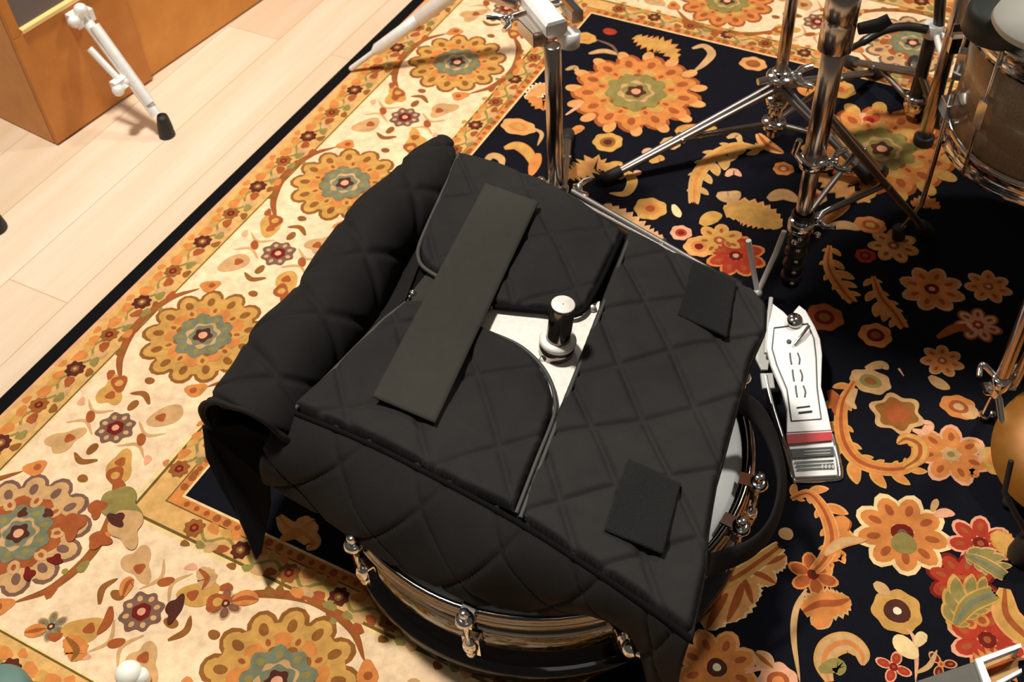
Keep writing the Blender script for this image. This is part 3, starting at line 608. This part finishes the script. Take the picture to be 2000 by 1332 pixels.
# rolled side pad at the left, open at its near end
axp = [P(866, 282, .285), P(832, 352, .285), P(745, 455, .285), P(672, 565, .283), P(600, 672, .28), P(530, 775, .275), P(486, 848, .265)]
axp = crom(axp, 32); m = MB(); N = len(axp)
rad0 = [.022, .060, .066, .070, .076, .080, .080]
vs = []; K = 80
for i, c in enumerate(axp):
    t = i/(N-1); d = (axp[min(i+1, N-1)]-axp[max(i-1, 0)]).normalized(); X = d.cross(Vector((0, 0, 1))).normalized(); Y = X.cross(d).normalized()
    x = t*6; j = min(5, int(x)); r = rad0[j]+(rad0[j+1]-rad0[j])*(x-j)
    for k in range(K):
        a = 2*math.pi*k/K; w1 = 1+.05*math.sin(t*19+a)+.03*math.sin(t*31-2*a)
        gg = 0
        for q_ in (t*5.2+a/(2*math.pi)*2, t*5.2-a/(2*math.pi)*2+.3):
            dd = abs(q_-round(q_)); gg = max(gg, math.exp(-(dd/.055)**2))
        rr = r*w1-.0055*gg*min(1, r/.05); sq = 1.12 if math.sin(a) < 0 else 1
        vs.append(c+X*math.cos(a)*rr*1.0+Y*math.sin(a)*rr*sq)
m.add(vs, [((i+1)*K+k, (i+1)*K+(k+1) % K, i*K+(k+1) % K, i*K+k) for i in range(N-1) for k in range(K)])
roll = part(m, 'rolled_side', FABRIC_SHADED, cover, 'rolled left side of the cover with open near end', solid=.008)
m = MB(); ring = [Vector(v) for v in vs[-K:]]; m.tube(ring, .0045, 8, closed=True); part(m, 'rim_binding', FABRIC_SHADED, roll)
roll.data.materials.append(LININGM); roll.modifiers['thickness'].material_offset = 1
# pointed tail hanging below the open end
m = MB(); tl = [(398, 838, .24), (405, 900, .20), (432, 955, .16), (462, 1005, .12), (482, 1050, .09), (500, 1094, .07), (512, 1080, .075), (520, 1035, .10), (530, 985, .15), (528, 945, .19)]
tr = [P(*p) for p in tl]; m.prism(tr+[P(560, 870, .24), P(470, 830, .26)], Vector((-.004, .008, 0)), bev=.001); part(m, 'hanging_corner', LININGM, cover)
# dark fabric falling from the left edge of the top into the valley beside the roll
m = MB()
def lf_(u, v):
    a = interp(left, u); p = P(a[0], a[1], ZC+.002); i = int((1-u)*(len(axp)-1)); q_ = axp[i]; q_ = Vector((q_.x, q_.y, q_.z+.0)); e = p.lerp(q_, v*.75); e.z = p.z-.05*math.sin(math.pi*.5*v); return e
m.grid(lf_, 50, 10); part(m, 'valley_fold', FABRIC_SHADED, cover)
# side grab strap at the right
m = MB(); m.tube(crom([P(1440, 780, .285), P(1482, 812, .25), P(1512, 870, .22), P(1527, 945, .20), P(1510, 1020, .19), P(1468, 1070, .19), P(1395, 1100, .21), P(1378, 1100, .26)], 8), .017, 12, flat=(.75, -.6, .3)); part(m, 'grab_handle', FABRIC_SHADED, cover)
#@@REST
# ------------------------------------------------------------------ wooden cabinet with a drum spur
c0 = P(107, 282); c1 = P(520, -3); fd = (c1-c0); fd.z = 0; fl_ = fd.length; fd.normalize(); cl = P(20, 240); ld = (cl-c0); ld.z = 0; ld.normalize(); nrm = Vector((fd.y, -fd.x, 0))
if nrm.dot(Vector((0, 0, 0))-c0) < 0: nrm = -nrm
CH = 1.0; cab = thing('wooden_cabinet', 'orange wooden cabinet with dark recessed panel at the edge of the rug', 'cabinet', c0)
dp = -nrm*.32
if dp.dot(ld) < 0: dp = -dp
sidev = ld*.30
m = MB(); m.prism([c0+Vector((0, 0, .002)), c0+fd*1.2+Vector((0, 0, .002)), c0+fd*1.2+sidev+Vector((0, 0, .002)), c0+sidev+Vector((0, 0, .002))], (0, 0, CH), bev=.004); part(m, 'carcass', CABW, cab)
jp = P(288, 152); jl = (jp-c0).dot(fd)
m = MB()
q0 = Pplane(38, 62, c0+nrm*.006, nrm); q1 = Pplane(150, 2, c0+nrm*.006, nrm)
zs = (q0.z+q1.z)/2; u0 = (q0-c0).dot(fd)
def fp(u, z, o=.0): return c0+fd*u+nrm*o+Vector((0, 0, z))
m.prism([fp(0, .004, .001), fp(jl, .004, .001), fp(jl, zs, .001), fp(0, zs, .001)], nrm*.012, bev=.003)
m.prism([fp(0, zs, .001), fp(u0, zs, .001), fp(u0, CH, .001), fp(0, CH, .001)], nrm*.012, bev=.003); part(m, 'front_board', CABD, cab)
m = MB(); m.prism([fp(u0, zs, .003), fp(jl, zs, .003), fp(jl, CH, .003), fp(u0, CH, .003)], nrm*.003); part(m, 'recessed_panel', PANELM, cab, 'dark grey-violet panel')
m = MB(); m.prism([fp(u0, zs, .002), fp(jl-.01, zs, .002), fp(jl-.01, zs+.012, .002), fp(u0, zs+.012, .002)], nrm*.016, bev=.002); part(m, 'panel_ledge', mat('pale_edge', srgb(244, 204, 130), .5), cab, 'pale ledge strip')
pA = Pplane(155, 22, c0+nrm*.03, nrm); pB = P(322, 246, .035); foot = P(325, 258, .0)
m = MB(); m.tube([pA, pA.lerp(pB, .9)], .0125, 14); m.tube([pA.lerp(pB, .1)+nrm*.02, pA.lerp(pB, .78)+nrm*.012], .012, 12); spur = part(m, 'spur_leg', WHITEMET, cab, 'chrome telescopic spur leg')
m = MB(); m.box(Pplane(150, 30, c0+nrm*.02, nrm), .05, .06, .03, X=fd); m.ball(Pplane(158, 20, c0+nrm*.045, nrm), .016); m.ball(Pplane(145, 42, c0+nrm*.045, nrm), .014); part(m, 'bracket', WHITEMET, spur)
m = MB(); m.tube([pA.lerp(pB, .25)-fd*.035, pA.lerp(pB, .62)-fd*.02], .008, 10); m.tube([pA.lerp(pB, .60)-fd*.04, pA.lerp(pB, .58)], .006, 8); m.ball(pA.lerp(pB, .60)-fd*.04, .014); m.ball(pA.lerp(pB, .58)-fd*.012, .013); m.box(pA.lerp(pB, .56)-fd*.02, .05, .02, .02, X=fd); part(m, 'wing_nut', WHITEMET, spur)
m = MB(); dfo = (foot-pB).normalized(); m.lathe(P(318, 232, .05), [(.0001, -.008), (.012, -.008), (.014, 0), (.017, .02), (.020, .06), (.016, .066), (.0001, .066)], 20, 0, (P(326, 262, .004)-P(318, 232, .05))); part(m, 'rubber_foot', RUBBER, spur)
# black foot at the left edge of the frame
c = P(-8, 448, 0); m = MB(); m.lathe(c, [(.0001, .001), (.024, .001), (.026, .006), (.022, .03), (.012, .045), (.0001, .046)], 24); m.cyl(c+Vector((0, 0, .04)), c+Vector((-.03, .0, .35)), .009, 12); tag(m.build('stand_foot', RUBBER, origin=c), 'black rubber stand foot on the pale floor at left edge', 'stand foot')
# teal corner and white cap at the near edge
c = P(16, 1335, .07); m = MB(); m.lathe(Vector((c.x-.02, c.y-.012, .009)), [(.0001, 0), (.045, 0), (.05, .01), (.05, .05), (.042, .062), (.0001, .064)], 32); tag(m.build('round_box', TEAL, origin=(c.x, c.y, .009)), 'teal rounded plastic case on the rug at bottom left corner', 'case')
c = P(258, 1325, .012); m = MB(); m.ball(c+Vector((0, 0, .016)), .021, 20, sc=(1, 1, .85)); m.lathe(c+Vector((.018, -.004, .001)), [(.0001, 0), (.012, 0), (.012, .018), (.0001, .02)], 16); tag(m.build('plastic_cap', WHITEP, origin=c), 'small glossy white cap lying on the cream border', 'cap')
# grey board with white metal frame, bottom right
bz = .03
def bp(x, y): return P(x, y, bz)
gb = thing('equipment_tray', 'grey flat board with white metal frame on rug at bottom right', 'tray', bp(1900, 1340)-Vector((0, 0, bz-.009)))
m = MB(); m.prism([bp(1770, 1340), bp(1905, 1294), bp(1925, 1345), bp(1935, 1420), bp(1790, 1440)], (0, 0, .006), bev=.001); part(m, 'board', GREYBOARD, gb)
m = MB(); m.prism([bp(1900, 1294), bp(1988, 1263), bp(1990, 1270), bp(1915, 1299), bp(1935, 1350), bp(1950, 1420), bp(1938, 1420), bp(1920, 1350)], (0, 0, .012), bev=.001)
m.prism([bp(1940, 1338), bp(1990, 1312), bp(1992, 1320), bp(1946, 1346)], (0, 0, .012), bev=.001); m.cyl(bp(1985, 1268)-Vector((0, 0, .02)), bp(1985, 1268), .004); part(m, 'metal_frame', WHITEMET, gb, 'white metal frame')
for x, y in ((1925, 1345), (1810, 1425)):
    m = MB(); m.cyl(bp(x, y)-Vector((0, 0, bz-.009)), bp(x, y), .008); part(m, 'foot', RUBBER, gb)

# ------------------------------------------------------------------ stands
def wing(m, c, d, s=.016):
    d = Vector(d).normalized(); X, Y, _ = frame_of(d); c = Vector(c)
    m.cyl(c-d*s*.4, c+d*s*.5, s*.42, 12)
    for sg in (1, -1): m.tube([c, c+X*sg*s*.9+d*s*.5, c+X*sg*s*1.3+d*s*1.3], [s*.3, s*.28, s*.22], 8)
def leg_pair(par, top, low, foot, r=.0085, name='leg'):
    """flat double bar leg from the upper collar to the foot, with its brace from the lower collar"""
    m = MB(); mid = top.lerp(foot, .55); sdv = (foot-top).cross(Vector((0, 0, 1))).normalized()*.009
    m.tube([top+sdv, foot+sdv*.3], r*.75, 10); m.tube([top-sdv, foot-sdv*.3], r*.75, 10)
    l = part(m, name, LEGCHROME, par)
    m = MB(); m.tube([low, mid], r*.7, 8); m.cyl(mid-sdv*1.6, mid+sdv*1.6, .006, 8); part(m, 'brace', LEGCHROME, l)
    m = MB(); dd = (foot-top).normalized(); m.cyl(foot-dd*.045, foot+dd*.002, .0125, 14, r2=.015); part(m, 'rubber_foot', RUBBER, l)
    return l
ST = 'cymbal and drum stands'
# stand 1: pole right behind the cover
b1 = P(1086, 360, .12); b1.z = .0; zt = zon(b1, 1085, 88)
s1 = thing('cymbal_stand', 'chrome stand pole rising just behind the drum cover, boom clamp on top', 'cymbal stand', Vector((b1.x, b1.y, .0085)))
V = lambda z, b=b1: Vector((b.x, b.y, z))
m = MB(); m.cyl(V(.10), V(zt), .0155, 28); part(m, 'pole', DCHROME, s1)
m = MB(); m.cyl(V(.085), V(.125), .019, 24); m.cyl(V(.10), V(.112), .026, 24); wing(m, P(1128, 366, .12), (1, -.3, .3), .02); m.tube([P(1056, 354, .12), V(.112)], .007, 10); m.ball(P(1056, 354, .12), .010); part(m, 'leg_collar', CHROME, s1)
for f_, tp in (((1442, 562), (1112, 378)), ((968, 340), (1062, 378)), ((1110, 262), (1092, 372))):
    leg_pair(s1, P(*tp, .13), V(.06), P(*f_, .014))
m = MB(); cz = zt
m.box(P(1050, 12, cz+.02), .17, .042, .032, X=P(1100, 75, cz)-P(1030, -10, cz), bev=.006); m.cyl(P(1050, 62, cz-.02), P(1062, 76, cz-.02), .018, 16); m.cyl(P(1110, 90, cz-.03), P(1112, 60, cz), .021, 20)
part(m, 'tilter_clamp', WHITEMET, s1, 'bright metal clamp')
m = MB(); m.box(P(1112, 15, cz+.03), .07, .022, .03, X=P(1130, 30, cz)-P(1095, -10, cz), bev=.005); wing(m, P(992, 38, cz+.01), (-1, -.6, .1), .022); m.tube([P(992, 38, cz+.01), P(1040, 20, cz+.01), P(1095, 5, cz+.03)], .007); part(m, 'wing_nut', CHROME, s1)
m = MB(); m.tube([P(1010, 5, cz+.02), P(962, -10, cz+.03), P(950, -60, cz+.04)], .014, 14); m.box(P(1040, 60, cz), .06, .03, .03, X=P(1060, 78, cz)-P(1020, 38, cz)); part(m, 'boom_arm', DCHROME, s1)
# bright telescopic rod whose tip touches the black rug edge
tip = P(686, 134, .016); end = P(905, -28, .22); dv = (end-tip)
m = MB(); m.tube([tip, tip+dv*.24], .0065, 12); m.tube([tip+dv*.20, tip+dv*.245, tip+dv*.60, tip+dv*.61], [.0065, .0145, .0145, .012], 16); m.tube([tip+dv*.60, tip+dv*.615, tip+dv*1.2], [.012, .0175, .0175], 16)
m.ball(tip, .006); tag(m.build('telescopic_rod', WHITEMET, origin=tip), 'bright telescopic metal rod with its thin tip on the rug edge', 'rod')
# stand 2: thin pole in the middle of the upper right
b2 = P(1516, 205, .12); b2.z = 0
s2 = thing('cymbal_stand', 'slim chrome stand with wing nut clamp, behind and left of the pedal stand', 'cymbal stand', Vector((b2.x, b2.y, .0085)))
V2 = lambda z: Vector((b2.x, b2.y, z)); zc = zon(b2, 0, 150); z2 = zon(b2, 0, -60)
m = MB(); m.cyl(V2(zc), V2(z2), .0125, 20); part(m, 'upper_tube', DCHROME, s2)
m = MB(); m.cyl(V2(.04), V2(zc), .0105, 20); part(m, 'lower_tube', DCHROME, s2)
m = MB(); m.cyl(V2(zc-.015), V2(zc+.018), .019, 20); m.cyl(V2(zc-.004), V2(zc+.008), .03, 20); wing(m, P(1552, 150, zc), (1, -.2, .1), .028); m.tube([P(1480, 160, zc), V2(zc)], .007); part(m, 'clamp', CHROME, s2)
za, zb = zon(b2, 0, 198), zon(b2, 0, 240)
m = MB(); m.cyl(V2(za-.01), V2(za+.012), .024, 18); m.cyl(V2(zb-.01), V2(zb+.01), .026, 18); m.cyl(V2(zb), V2(za), .015, 18)
for a in (0, 2.1, 4.2): m.cyl(V2(za)+Vector((math.cos(a)*.026, math.sin(a)*.026, -.004)), V2(za)+Vector((math.cos(a)*.026, math.sin(a)*.026, .012)), .008, 10)
part(m, 'leg_collar', CHROME, s2)
m = MB(); m.cyl(V2(z2-.02), V2(1.16), .0125, 20); hb = V2(1.15); ce = Vector((.30, 1.66, 1.10)); m.tube([hb+(hb-ce)*.25, ce+Vector((0, 0, .02))], .008, 12); m.ball(hb, .02); part(m, 'boom_arm', DCHROME, s2)  # arm added out of view to carry the shading cymbal
m = MB(); m.lathe(ce, [(.006, .018), (.02, .017), (.035, .008), (.1, .002), (.24, -.012), (.24, -.0135), (.1, .0005), (.035, .006), (.006, .016)], 72, 0, (-.05, .05, 1)); part(m, 'added_shade_crash', BRONZE, s2)  # unseen cymbal added above the view to shade the rug at middle right
for f_ in ((1178, 352), (1700, 352), (1720, 140)): leg_pair(s2, V2(zc-.02), V2(zb), P(*f_, .016))
# stand 3: hi-hat stand with pedal
b3 = P(1542, 560, .04); b3.z = 0
s3 = thing('hi_hat_stand', 'thick chrome hi-hat stand joined to the white metal foot pedal', 'hi-hat stand', Vector((b3.x, b3.y, .0085)))
V3 = lambda z: Vector((b3.x, b3.y, z)); z31, z32, z33 = zon(b3, 0, 435), zon(b3, 0, 312), zon(b3, 0, 85)
m = MB(); m.cyl(V3(z32), V3(z33), .0185, 28); part(m, 'upper_tube', DCHROME, s3)
m = MB(); m.cyl(V3(z31-.01), V3(z32), .0145, 24); part(m, 'lower_tube', DCHROME, s3)
m = MB(); X3 = Vector((1, 0, 0))
m.lathe(V3(z33-.01), [(.001, 0), (.026, 0), (.028, .004), (.028, .05), (.026, .055), (.028, .06), (.028, .10), (.024, .105), (.012, .105), (.012, .2), (.001, .2)], 8); part(m, 'height_clamp', DCHROME, s3)
m = MB(); k0 = V3(z33+.03)+Vector((.028, -.01, 0)); m.tube([k0, k0+Vector((.03, 0, .004)), k0+Vector((.045, 0, .014))], [.009, .011, .009], 12); part(m, 'clamp_knob', RUBBER, s3)
m = MB(); m.cyl(V3(z32-.014), V3(z32+.008), .024, 24); wing(m, V3(z32-.004)+Vector((.03, -.006, 0)), (1, -.1, .2), .022); m.tube([V3(z32)+Vector((-.02, 0, 0)), V3(z32)+Vector((-.035, 0, .02)), V3(z32)+Vector((-.03, 0, .045))], .006, 8); part(m, 'tube_collar', CHROME, s3)
m = MB(); m.cyl(V3(z31-.016), V3(z31+.006), .024, 24); wing(m, V3(z31)+Vector((.028, -.006, .006)), (1, -.1, .35), .02); m.ball(V3(z31-.03)+Vector((-.012, -.018, 0)), .0065); m.ball(V3(z31-.024)+Vector((.03, -.01, 0)), .0065); part(m, 'leg_collar', CHROME, s3)
m = MB(); m.cyl(V3(.05), V3(z31-.014), .017, 20)
for k in range(6): m.lathe(V3(.065+k*.03), [(.017, 0), (.0205, .004), (.0205, .010), (.017, .014)], 20)
part(m, 'spring_housing', DARKMET, s3)
m = MB()
for k in range(5):
    c = V3(.07+k*.028)+Vector((-.004, -.021, 0)); m.ball(c, .0042)
part(m, 'chain', CHROME, s3)
m = MB(); y0 = P(1480, 572, .05); m.tube([P(1462, 470, .16), P(1470, 520, .10), y0], .0052, 10); m.tube([P(1532, 452, .17), P(1515, 495, .12), y0], .0052, 10); m.ball(y0, .009); part(m, 'yoke', WHITEMET, s3, 'bright V-shaped yoke')
for zz, s_ in ((.90, 1), (.93, -1)):  # unseen pair added on top of the stand to cast shade on the rug
    m = MB(); m.lathe(V3(zz), [(.006, .022*-s_), (.02, .020*-s_), (.035, .010*-s_), (.1, .004*-s_), (.178, .0), (.178, .0012), (.1, .004*-s_+.0012), (.035, .010*-s_+.0012), (.02, .02*-s_+.0012), (.006, .022*-s_+.0012)], 64); part(m, 'added_shade_hi_hat', BRONZE, s3)
m = MB(); m.cyl(V3(z33+.15), V3(1.02), .0035, 10); m.cyl(V3(.955), V3(.985), .012, 14); part(m, 'pull_rod', CHROME, s3)
t3 = V3(zon(b3, 0, 190)); l3 = V3(z31+.03)
for f_ in ((1812, 455), (1722, 335)): leg_pair(s3, V3(z32+.10), V3(z31), P(*f_, .016))
# pedal
pH = P(1592, 930, .022); pT = P(1540, 592, .105); pw = Vector(((pT-pH).y, -(pT-pH).x, 0)).normalized(); pn = pw.cross(pT-pH).normalized()
if pn.z < 0: pn = -pn
def pp(x, y, o=0): return Pplane(x, y, pH+pn*o, pn)
ped = [(1508, 592), (1500, 630), (1497, 680), (1507, 716), (1528, 764), (1537, 800), (1537, 845), (1624, 840), (1616, 800), (1604, 755), (1605, 720), (1606, 692), (1602, 662), (1592, 638), (1574, 606), (1561, 596), (1552, 606), (1543, 622), (1530, 608)]
m = MB(); m.prism([pp(x, y) for x, y in ped], -pn*.008, bev=.0012); fb = part(m, 'footboard', WHITEMET, s3, 'white metal pedal board')
m = MB(); inl = [(1512, 640), (1508, 680), (1517, 712), (1537, 760), (1546, 822), (1604, 818), (1596, 758), (1594, 700), (1590, 662), (1578, 632)]
m.tube([pp(x, y, .0012) for x, y in inl], .0011, 6, closed=True)
for cx, cy in ((1552, 700), (1557, 733), (1563, 764)):
    for dx in (-7, 8): m.tube(crom([pp(cx+dx-2, cy-11, .0012), pp(cx+dx+(2 if dx > 0 else -1), cy, .0012), pp(cx+dx+1, cy+11, .0012)], 3), .0014, 6)
m.tube([pp(1556, 796, .0012), pp(1582, 793, .0012)], .0012, 6); m.tube([pp(1560, 806, .0012), pp(1586, 803, .0012)], .0018, 6)
m.lathe(pp(1541, 667, .001), [(.0001, .001), (.0038, .001), (.0045, 0)], 14, 0, pn); part(m, 'engraving', DGREY, fb)
m = MB(); m.lathe(pp(1551, 628, .0), [(.013, 0), (.015, .004), (.013, .009), (.0001, .010)], 24, 0, pn); m.tube([pp(1580, 636, .012), pp(1566, 655, .010), pp(1552, 672, .004)], .003, 8); part(m, 'toe_clamp', CHROME, fb)
m = MB(); m.prism([pp(1536, 849, .001), pp(1624, 844, .001), pp(1627, 860, .001), pp(1538, 868, .001)], pn*.002); part(m, 'red_stripe', REDM, s3)
m = MB(); m.prism([pp(1536, 846, -.002), pp(1625, 841, -.002), pp(1634, 905, -.002), pp(1636, 928, -.002), pp(1553, 932, -.002), pp(1549, 915, -.002)], -pn*.008, bev=.001); hp = part(m, 'heel_plate', WHITEMET, s3)
m = MB(); m.prism([pp(1543, 878, .000), pp(1627, 873, .000), pp(1630, 890, .000), pp(1548, 895, .000)], pn*.002); 
for k in range(3): m.prism([pp(1552+k*2, 902+k*7, 0), pp(1628+k, 898+k*7, 0), pp(1628+k, 900+k*7, 0), pp(1552+k*2, 904+k*7, 0)], pn*.0012)
part(m, 'lettering', DGREY, hp)
m = MB(); 
for k in range(4): m.prism([pp(1604+k*7, 908, .0), pp(1608+k*7, 907.7, .0), pp(1608+k*7, 915, .0), pp(1604+k*7, 915.3, .0)], pn*.0014)
for k in range(2): m.tube([pp(1570, 882+k*6, .002), pp(1622, 879+k*6, .002)], .0012, 6)
part(m, 'lettering', LGREY, hp)
m = MB(); m.tube(crom([pp(1495, 735, -.02), pp(1510, 800, -.02), pp(1535, 880, -.016), pp(1548, 930, -.012), pp(1556, 939, -.012), pp(1600, 938, -.012), pp(1636, 935, -.012), pp(1641, 925, -.012), pp(1636, 895, -.012), pp(1624, 850, -.014)], 5), .0052, 10); part(m, 'base_frame', CHROME, s3)
m = MB(); m.prism([pp(1500, 606, -.02), pp(1488, 632, -.02), pp(1478, 665, -.02), pp(1476, 700, -.02), pp(1487, 722, -.02), pp(1500, 722, -.02), pp(1505, 690, -.02), pp(1505, 620, -.02)], -pn*.006, bev=.001); m.box(pp(1499, 745, -.02), .022, .03, .008, X=pw, Z=pn); m.tube([pp(1506, 582, 0), pp(1504, 600, 0), pp(1498, 640, -.004), pp(1496, 690, -.006)], .004, 10); part(m, 'side_plate', LGREY, s3)
# stand 4
b4 = P(1786, 196, .06); b4.z = 0; z4 = zon(b4, 0, 58)
s4 = thing('cymbal_stand', 'dark stand with boom arm and silver wing nuts, beside the floor drum', 'cymbal stand', Vector((b4.x, b4.y, .0085)))
V4 = lambda z: Vector((b4.x, b4.y, z))
m = MB(); m.cyl(V4(.05), V4(z4), .0145, 20); part(m, 'pole', DARKMET, s4)
u4 = P(1815, 45, z4+.03); m = MB(); m.tube([V4(z4)+Vector((.012, 0, .0)), P(1838, -30, z4+.12)], .012, 16); part(m, 'upper_tube', DARKMET, s4)
m = MB(); m.tube(crom([P(1652, 100, z4-.05), P(1685, 82, z4-.02), P(1725, 60, z4), P(1770, 52, z4+.01), P(1812, 58, z4+.01)], 6), [.007]*6+[.0095]*19, 12); part(m, 'boom_arm', DARKMET, s4)
m = MB(); m.cyl(V4(z4-.014), V4(z4+.016), .021, 20); c4 = P(1826, 58, z4); m.tube([c4, P(1832, 85, z4-.01), P(1843, 115, z4-.02)], .0065, 10); m.tube([c4, P(1848, 75, z4-.01), P(1858, 98, z4-.02)], .0065, 10); m.ball(P(1832, 40, z4+.01), .012); m.tube([V4(z4), c4], .009); part(m, 'wing_nut', WHITEMET, s4)
m = MB(); m.cyl(V4(.035), V4(.075), .022, 20); wing(m, V4(.06)+Vector((.03, 0, 0)), (1, 0, .4), .022); part(m, 'leg_collar', CHROME, s4)
for f_ in ((1650, 118), (1830, 240), (1785, 120)): leg_pair(s4, V4(.13), V4(.05), P(*f_, .016), .009)
# stand 5: pole and thin rod close to the drum
b5 = P(1838, 150, .18); b5.z = 0
s5 = thing('drum_stand', 'brown-reflecting chrome tube with thin rod, against the left of the floor drum', 'drum stand', Vector((b5.x, b5.y, .0085)))
z5 = zon(b5, 0, -40); V5 = lambda z: Vector((b5.x, b5.y, z))
m = MB(); m.cyl(V5(.012), V5(z5), .015, 20); part(m, 'pole', DCHROME, s5)
m = MB(); m.tube([V5(z5-.02)+Vector((.04, 0, 0)), V5(.30)+Vector((.036, 0, 0))], .0045, 10); m.box(V5(.30)+Vector((.018, 0, 0)), .055, .03, .03); m.ball(V5(.33)+Vector((.036, -.01, 0)), .012); m.box(V5(.27)+Vector((.015, -.005, 0)), .05, .04, .045, bev=.006); part(m, 'clamp', CHROME, s5)
m = MB(); m.cyl(V5(.0085), V5(.03), .022, 16); part(m, 'rubber_foot', RUBBER, s5)

# ------------------------------------------------------------------ floor drum at the right edge
TC = Vector((1.012, 1.615, 0)); TR = .185; T0, T1 = .26, .50
td = thing('floor_tom', 'champagne sparkle floor drum with chrome hoops on thin legs at right edge', 'drum', TC+Vector((0, 0, .0085)))
m = MB(); m.lathe(TC, [(TR-.008, T0), (TR, T0), (TR, T1), (TR-.008, T1)], 72); part(m, 'shell', SPARKLE, td)
for zc_, s_ in ((T1, 1), (T0, -1)):
    m = MB(); m.lathe(TC, [(TR+.001, zc_-.030*s_), (TR+.009, zc_-.028*s_), (TR+.006, zc_-.020*s_), (TR+.006, zc_+.004*s_), (TR+.012, zc_+.010*s_), (TR+.006, zc_+.014*s_), (TR+.001, zc_+.008*s_), (TR+.001, zc_-.030*s_)], 72); part(m, 'hoop', CHROME, td)
m = MB(); m.lathe(TC, [(.0005, T1+.003), (TR-.006, T1+.003), (TR, T1)], 72); part(m, 'drum_head', DRUMHEAD, td)
m = MB(); m.lathe(TC, [(.0005, T0-.003), (TR-.006, T0-.003), (TR, T0)], 72); part(m, 'bottom_head', DRUMHEAD, td)
for k in range(8):
    a = math.pi+.35+k*math.pi/4; d = Vector((math.cos(a), math.sin(a), 0)); t = Vector((-d.y, d.x, 0)); c = TC+d*(TR+.006)
    m = MB(); m.box(c+Vector((0, 0, (T0+T1)/2)), .02, .016, .06, X=t, bev=.004); m.cyl(c+d*.004+Vector((0, 0, T0-.01)), c+d*.004+Vector((0, 0, T1+.016)), .0032, 8); part(m, 'lug', CHROME, td)
for k in range(3):
    a = math.pi-.12+k*2*math.pi/3; d = Vector((math.cos(a), math.sin(a), 0)); c = TC+d*(TR+.014)
    m = MB(); m.tube([c+Vector((0, 0, .36)), c+Vector((0, 0, .10)), c+d*.03+Vector((0, 0, .02))], .0052, 10); m.box(c-d*.004+Vector((0, 0, .33)), .034, .034, .03); lg = part(m, 'leg', CHROME, td)
    m = MB(); m.cyl(c+d*.026+Vector((0, 0, .0087)), c+d*.03+Vector((0, 0, .04)), .013, 12); part(m, 'rubber_foot', RUBBER, lg)
# a grey holder and a white practice pad resting on that drum
c = P(1950, 62, T1+.008); m = MB(); m.lathe(c, [(.0001, 0), (.058, 0), (.062, .006), (.058, .04), (.045, .046), (.0001, .046)], 32); m.ball(c+Vector((.01, -.05, .03)), .012); tag(m.build('dark_bowl', DGREY, origin=c), 'dark grey round holder on top of the floor drum', 'holder')
c = P(2050, 50, T1+.075); m = MB(); m.lathe(c, [(.0001, 0), (.085, 0), (.088, .004), (.085, .012), (.0001, .016)], 40); m.cyl(Vector((c.x, c.y, T1+.004)), c, .02, 14); tag(m.build('practice_pad', WHITEP, origin=(c.x, c.y, T1+.004)), 'white round pad at the right edge above the floor drum', 'pad')

# ------------------------------------------------------------------ tripod and cymbal at the right edge
b6 = P(1955, 745, .14); b6.z = 0
s6 = thing('snare_stand', 'chrome tripod stand with hooked arm at the right edge beside the bronze cymbal', 'stand', Vector((b6.x, b6.y, .0085)))
V6 = lambda z: Vector((b6.x, b6.y, z))
tp = P(2010, 600, .30)
m = MB(); m.tube([V6(.12), tp, tp+(tp-V6(.12))*1.4], .011, 18); m.tube([V6(.12)+Vector((.025, 0, 0)), tp+Vector((.03, 0, 0)), tp+(tp-V6(.12))*1.3+Vector((.012, 0, 0))], .008, 12); part(m, 'pole', DCHROME, s6)
m = MB(); m.cyl(V6(.11), V6(.15), .016, 16); m.tube(crom([V6(.14), P(1935, 725, .15), P(1920, 712, .16), P(1914, 720, .155), P(1912, 735, .15)], 5), .005, 10); m.ball(P(1932, 762, .12), .010); m.box(V6(.125), .05, .02, .012, bev=.004); part(m, 'hooked_clamp', CHROME, s6)
for f_ in ((1922, 815), (1968, 985), (2010, 690)):
    ft = P(*f_, .012); m = MB(); m.tube(crom([V6(.12), V6(.12).lerp(ft, .5)+Vector((0, 0, .012)), ft], 5), .0062, 10); l = part(m, 'leg', CHROME, s6); m = MB(); m.ball(ft+Vector((0, 0, .006)), .011); m.ball(ft+Vector((.012, 0, .006)), .008); part(m, 'rubber_foot', RUBBER if f_[0] > 1925 else CHROME, l)
cc = P(2092, 880, .10); m = MB(); nn = Vector((-.25, -.35, .9))
m.lathe(cc, [(.0001, .020), (.02, .019), (.03, .010), (.06, .006), (.118, -.004), (.118, -.006), (.06, .004), (.03, .008), (.0001, .017)], 64, 0, nn)
cy = thing('cymbal', 'bronze cymbal cut by the right edge of the frame', 'cymbal', Vector((cc.x, cc.y, .0085))); part(m, 'bow', BRONZE, cy)
m = MB(); m.cyl(Vector((cc.x, cc.y, .009)), Vector((cc.x, cc.y, .16)), .005, 10); m.lathe(Vector((cc.x, cc.y, .009)), [(.0001, 0), (.05, 0), (.05, .006), (.0001, .008)], 24); part(m, 'holder', DARKMET, cy)
c = P(1992, 1095, .0); m = MB(); m.lathe(c, [(.0001, .009), (.022, .009), (.024, .02), (.019, .06), (.010, .07), (.0001, .07)], 24); m.tube([c+Vector((0, 0, .06)), P(1976, 990, .13), P(1962, 960, .15), P(1975, 900, .2)], .0045, 10)
tag(m.build('spur_foot', [RUBBER], origin=c), 'large black rubber spur foot below the bronze cymbal', 'spur foot')
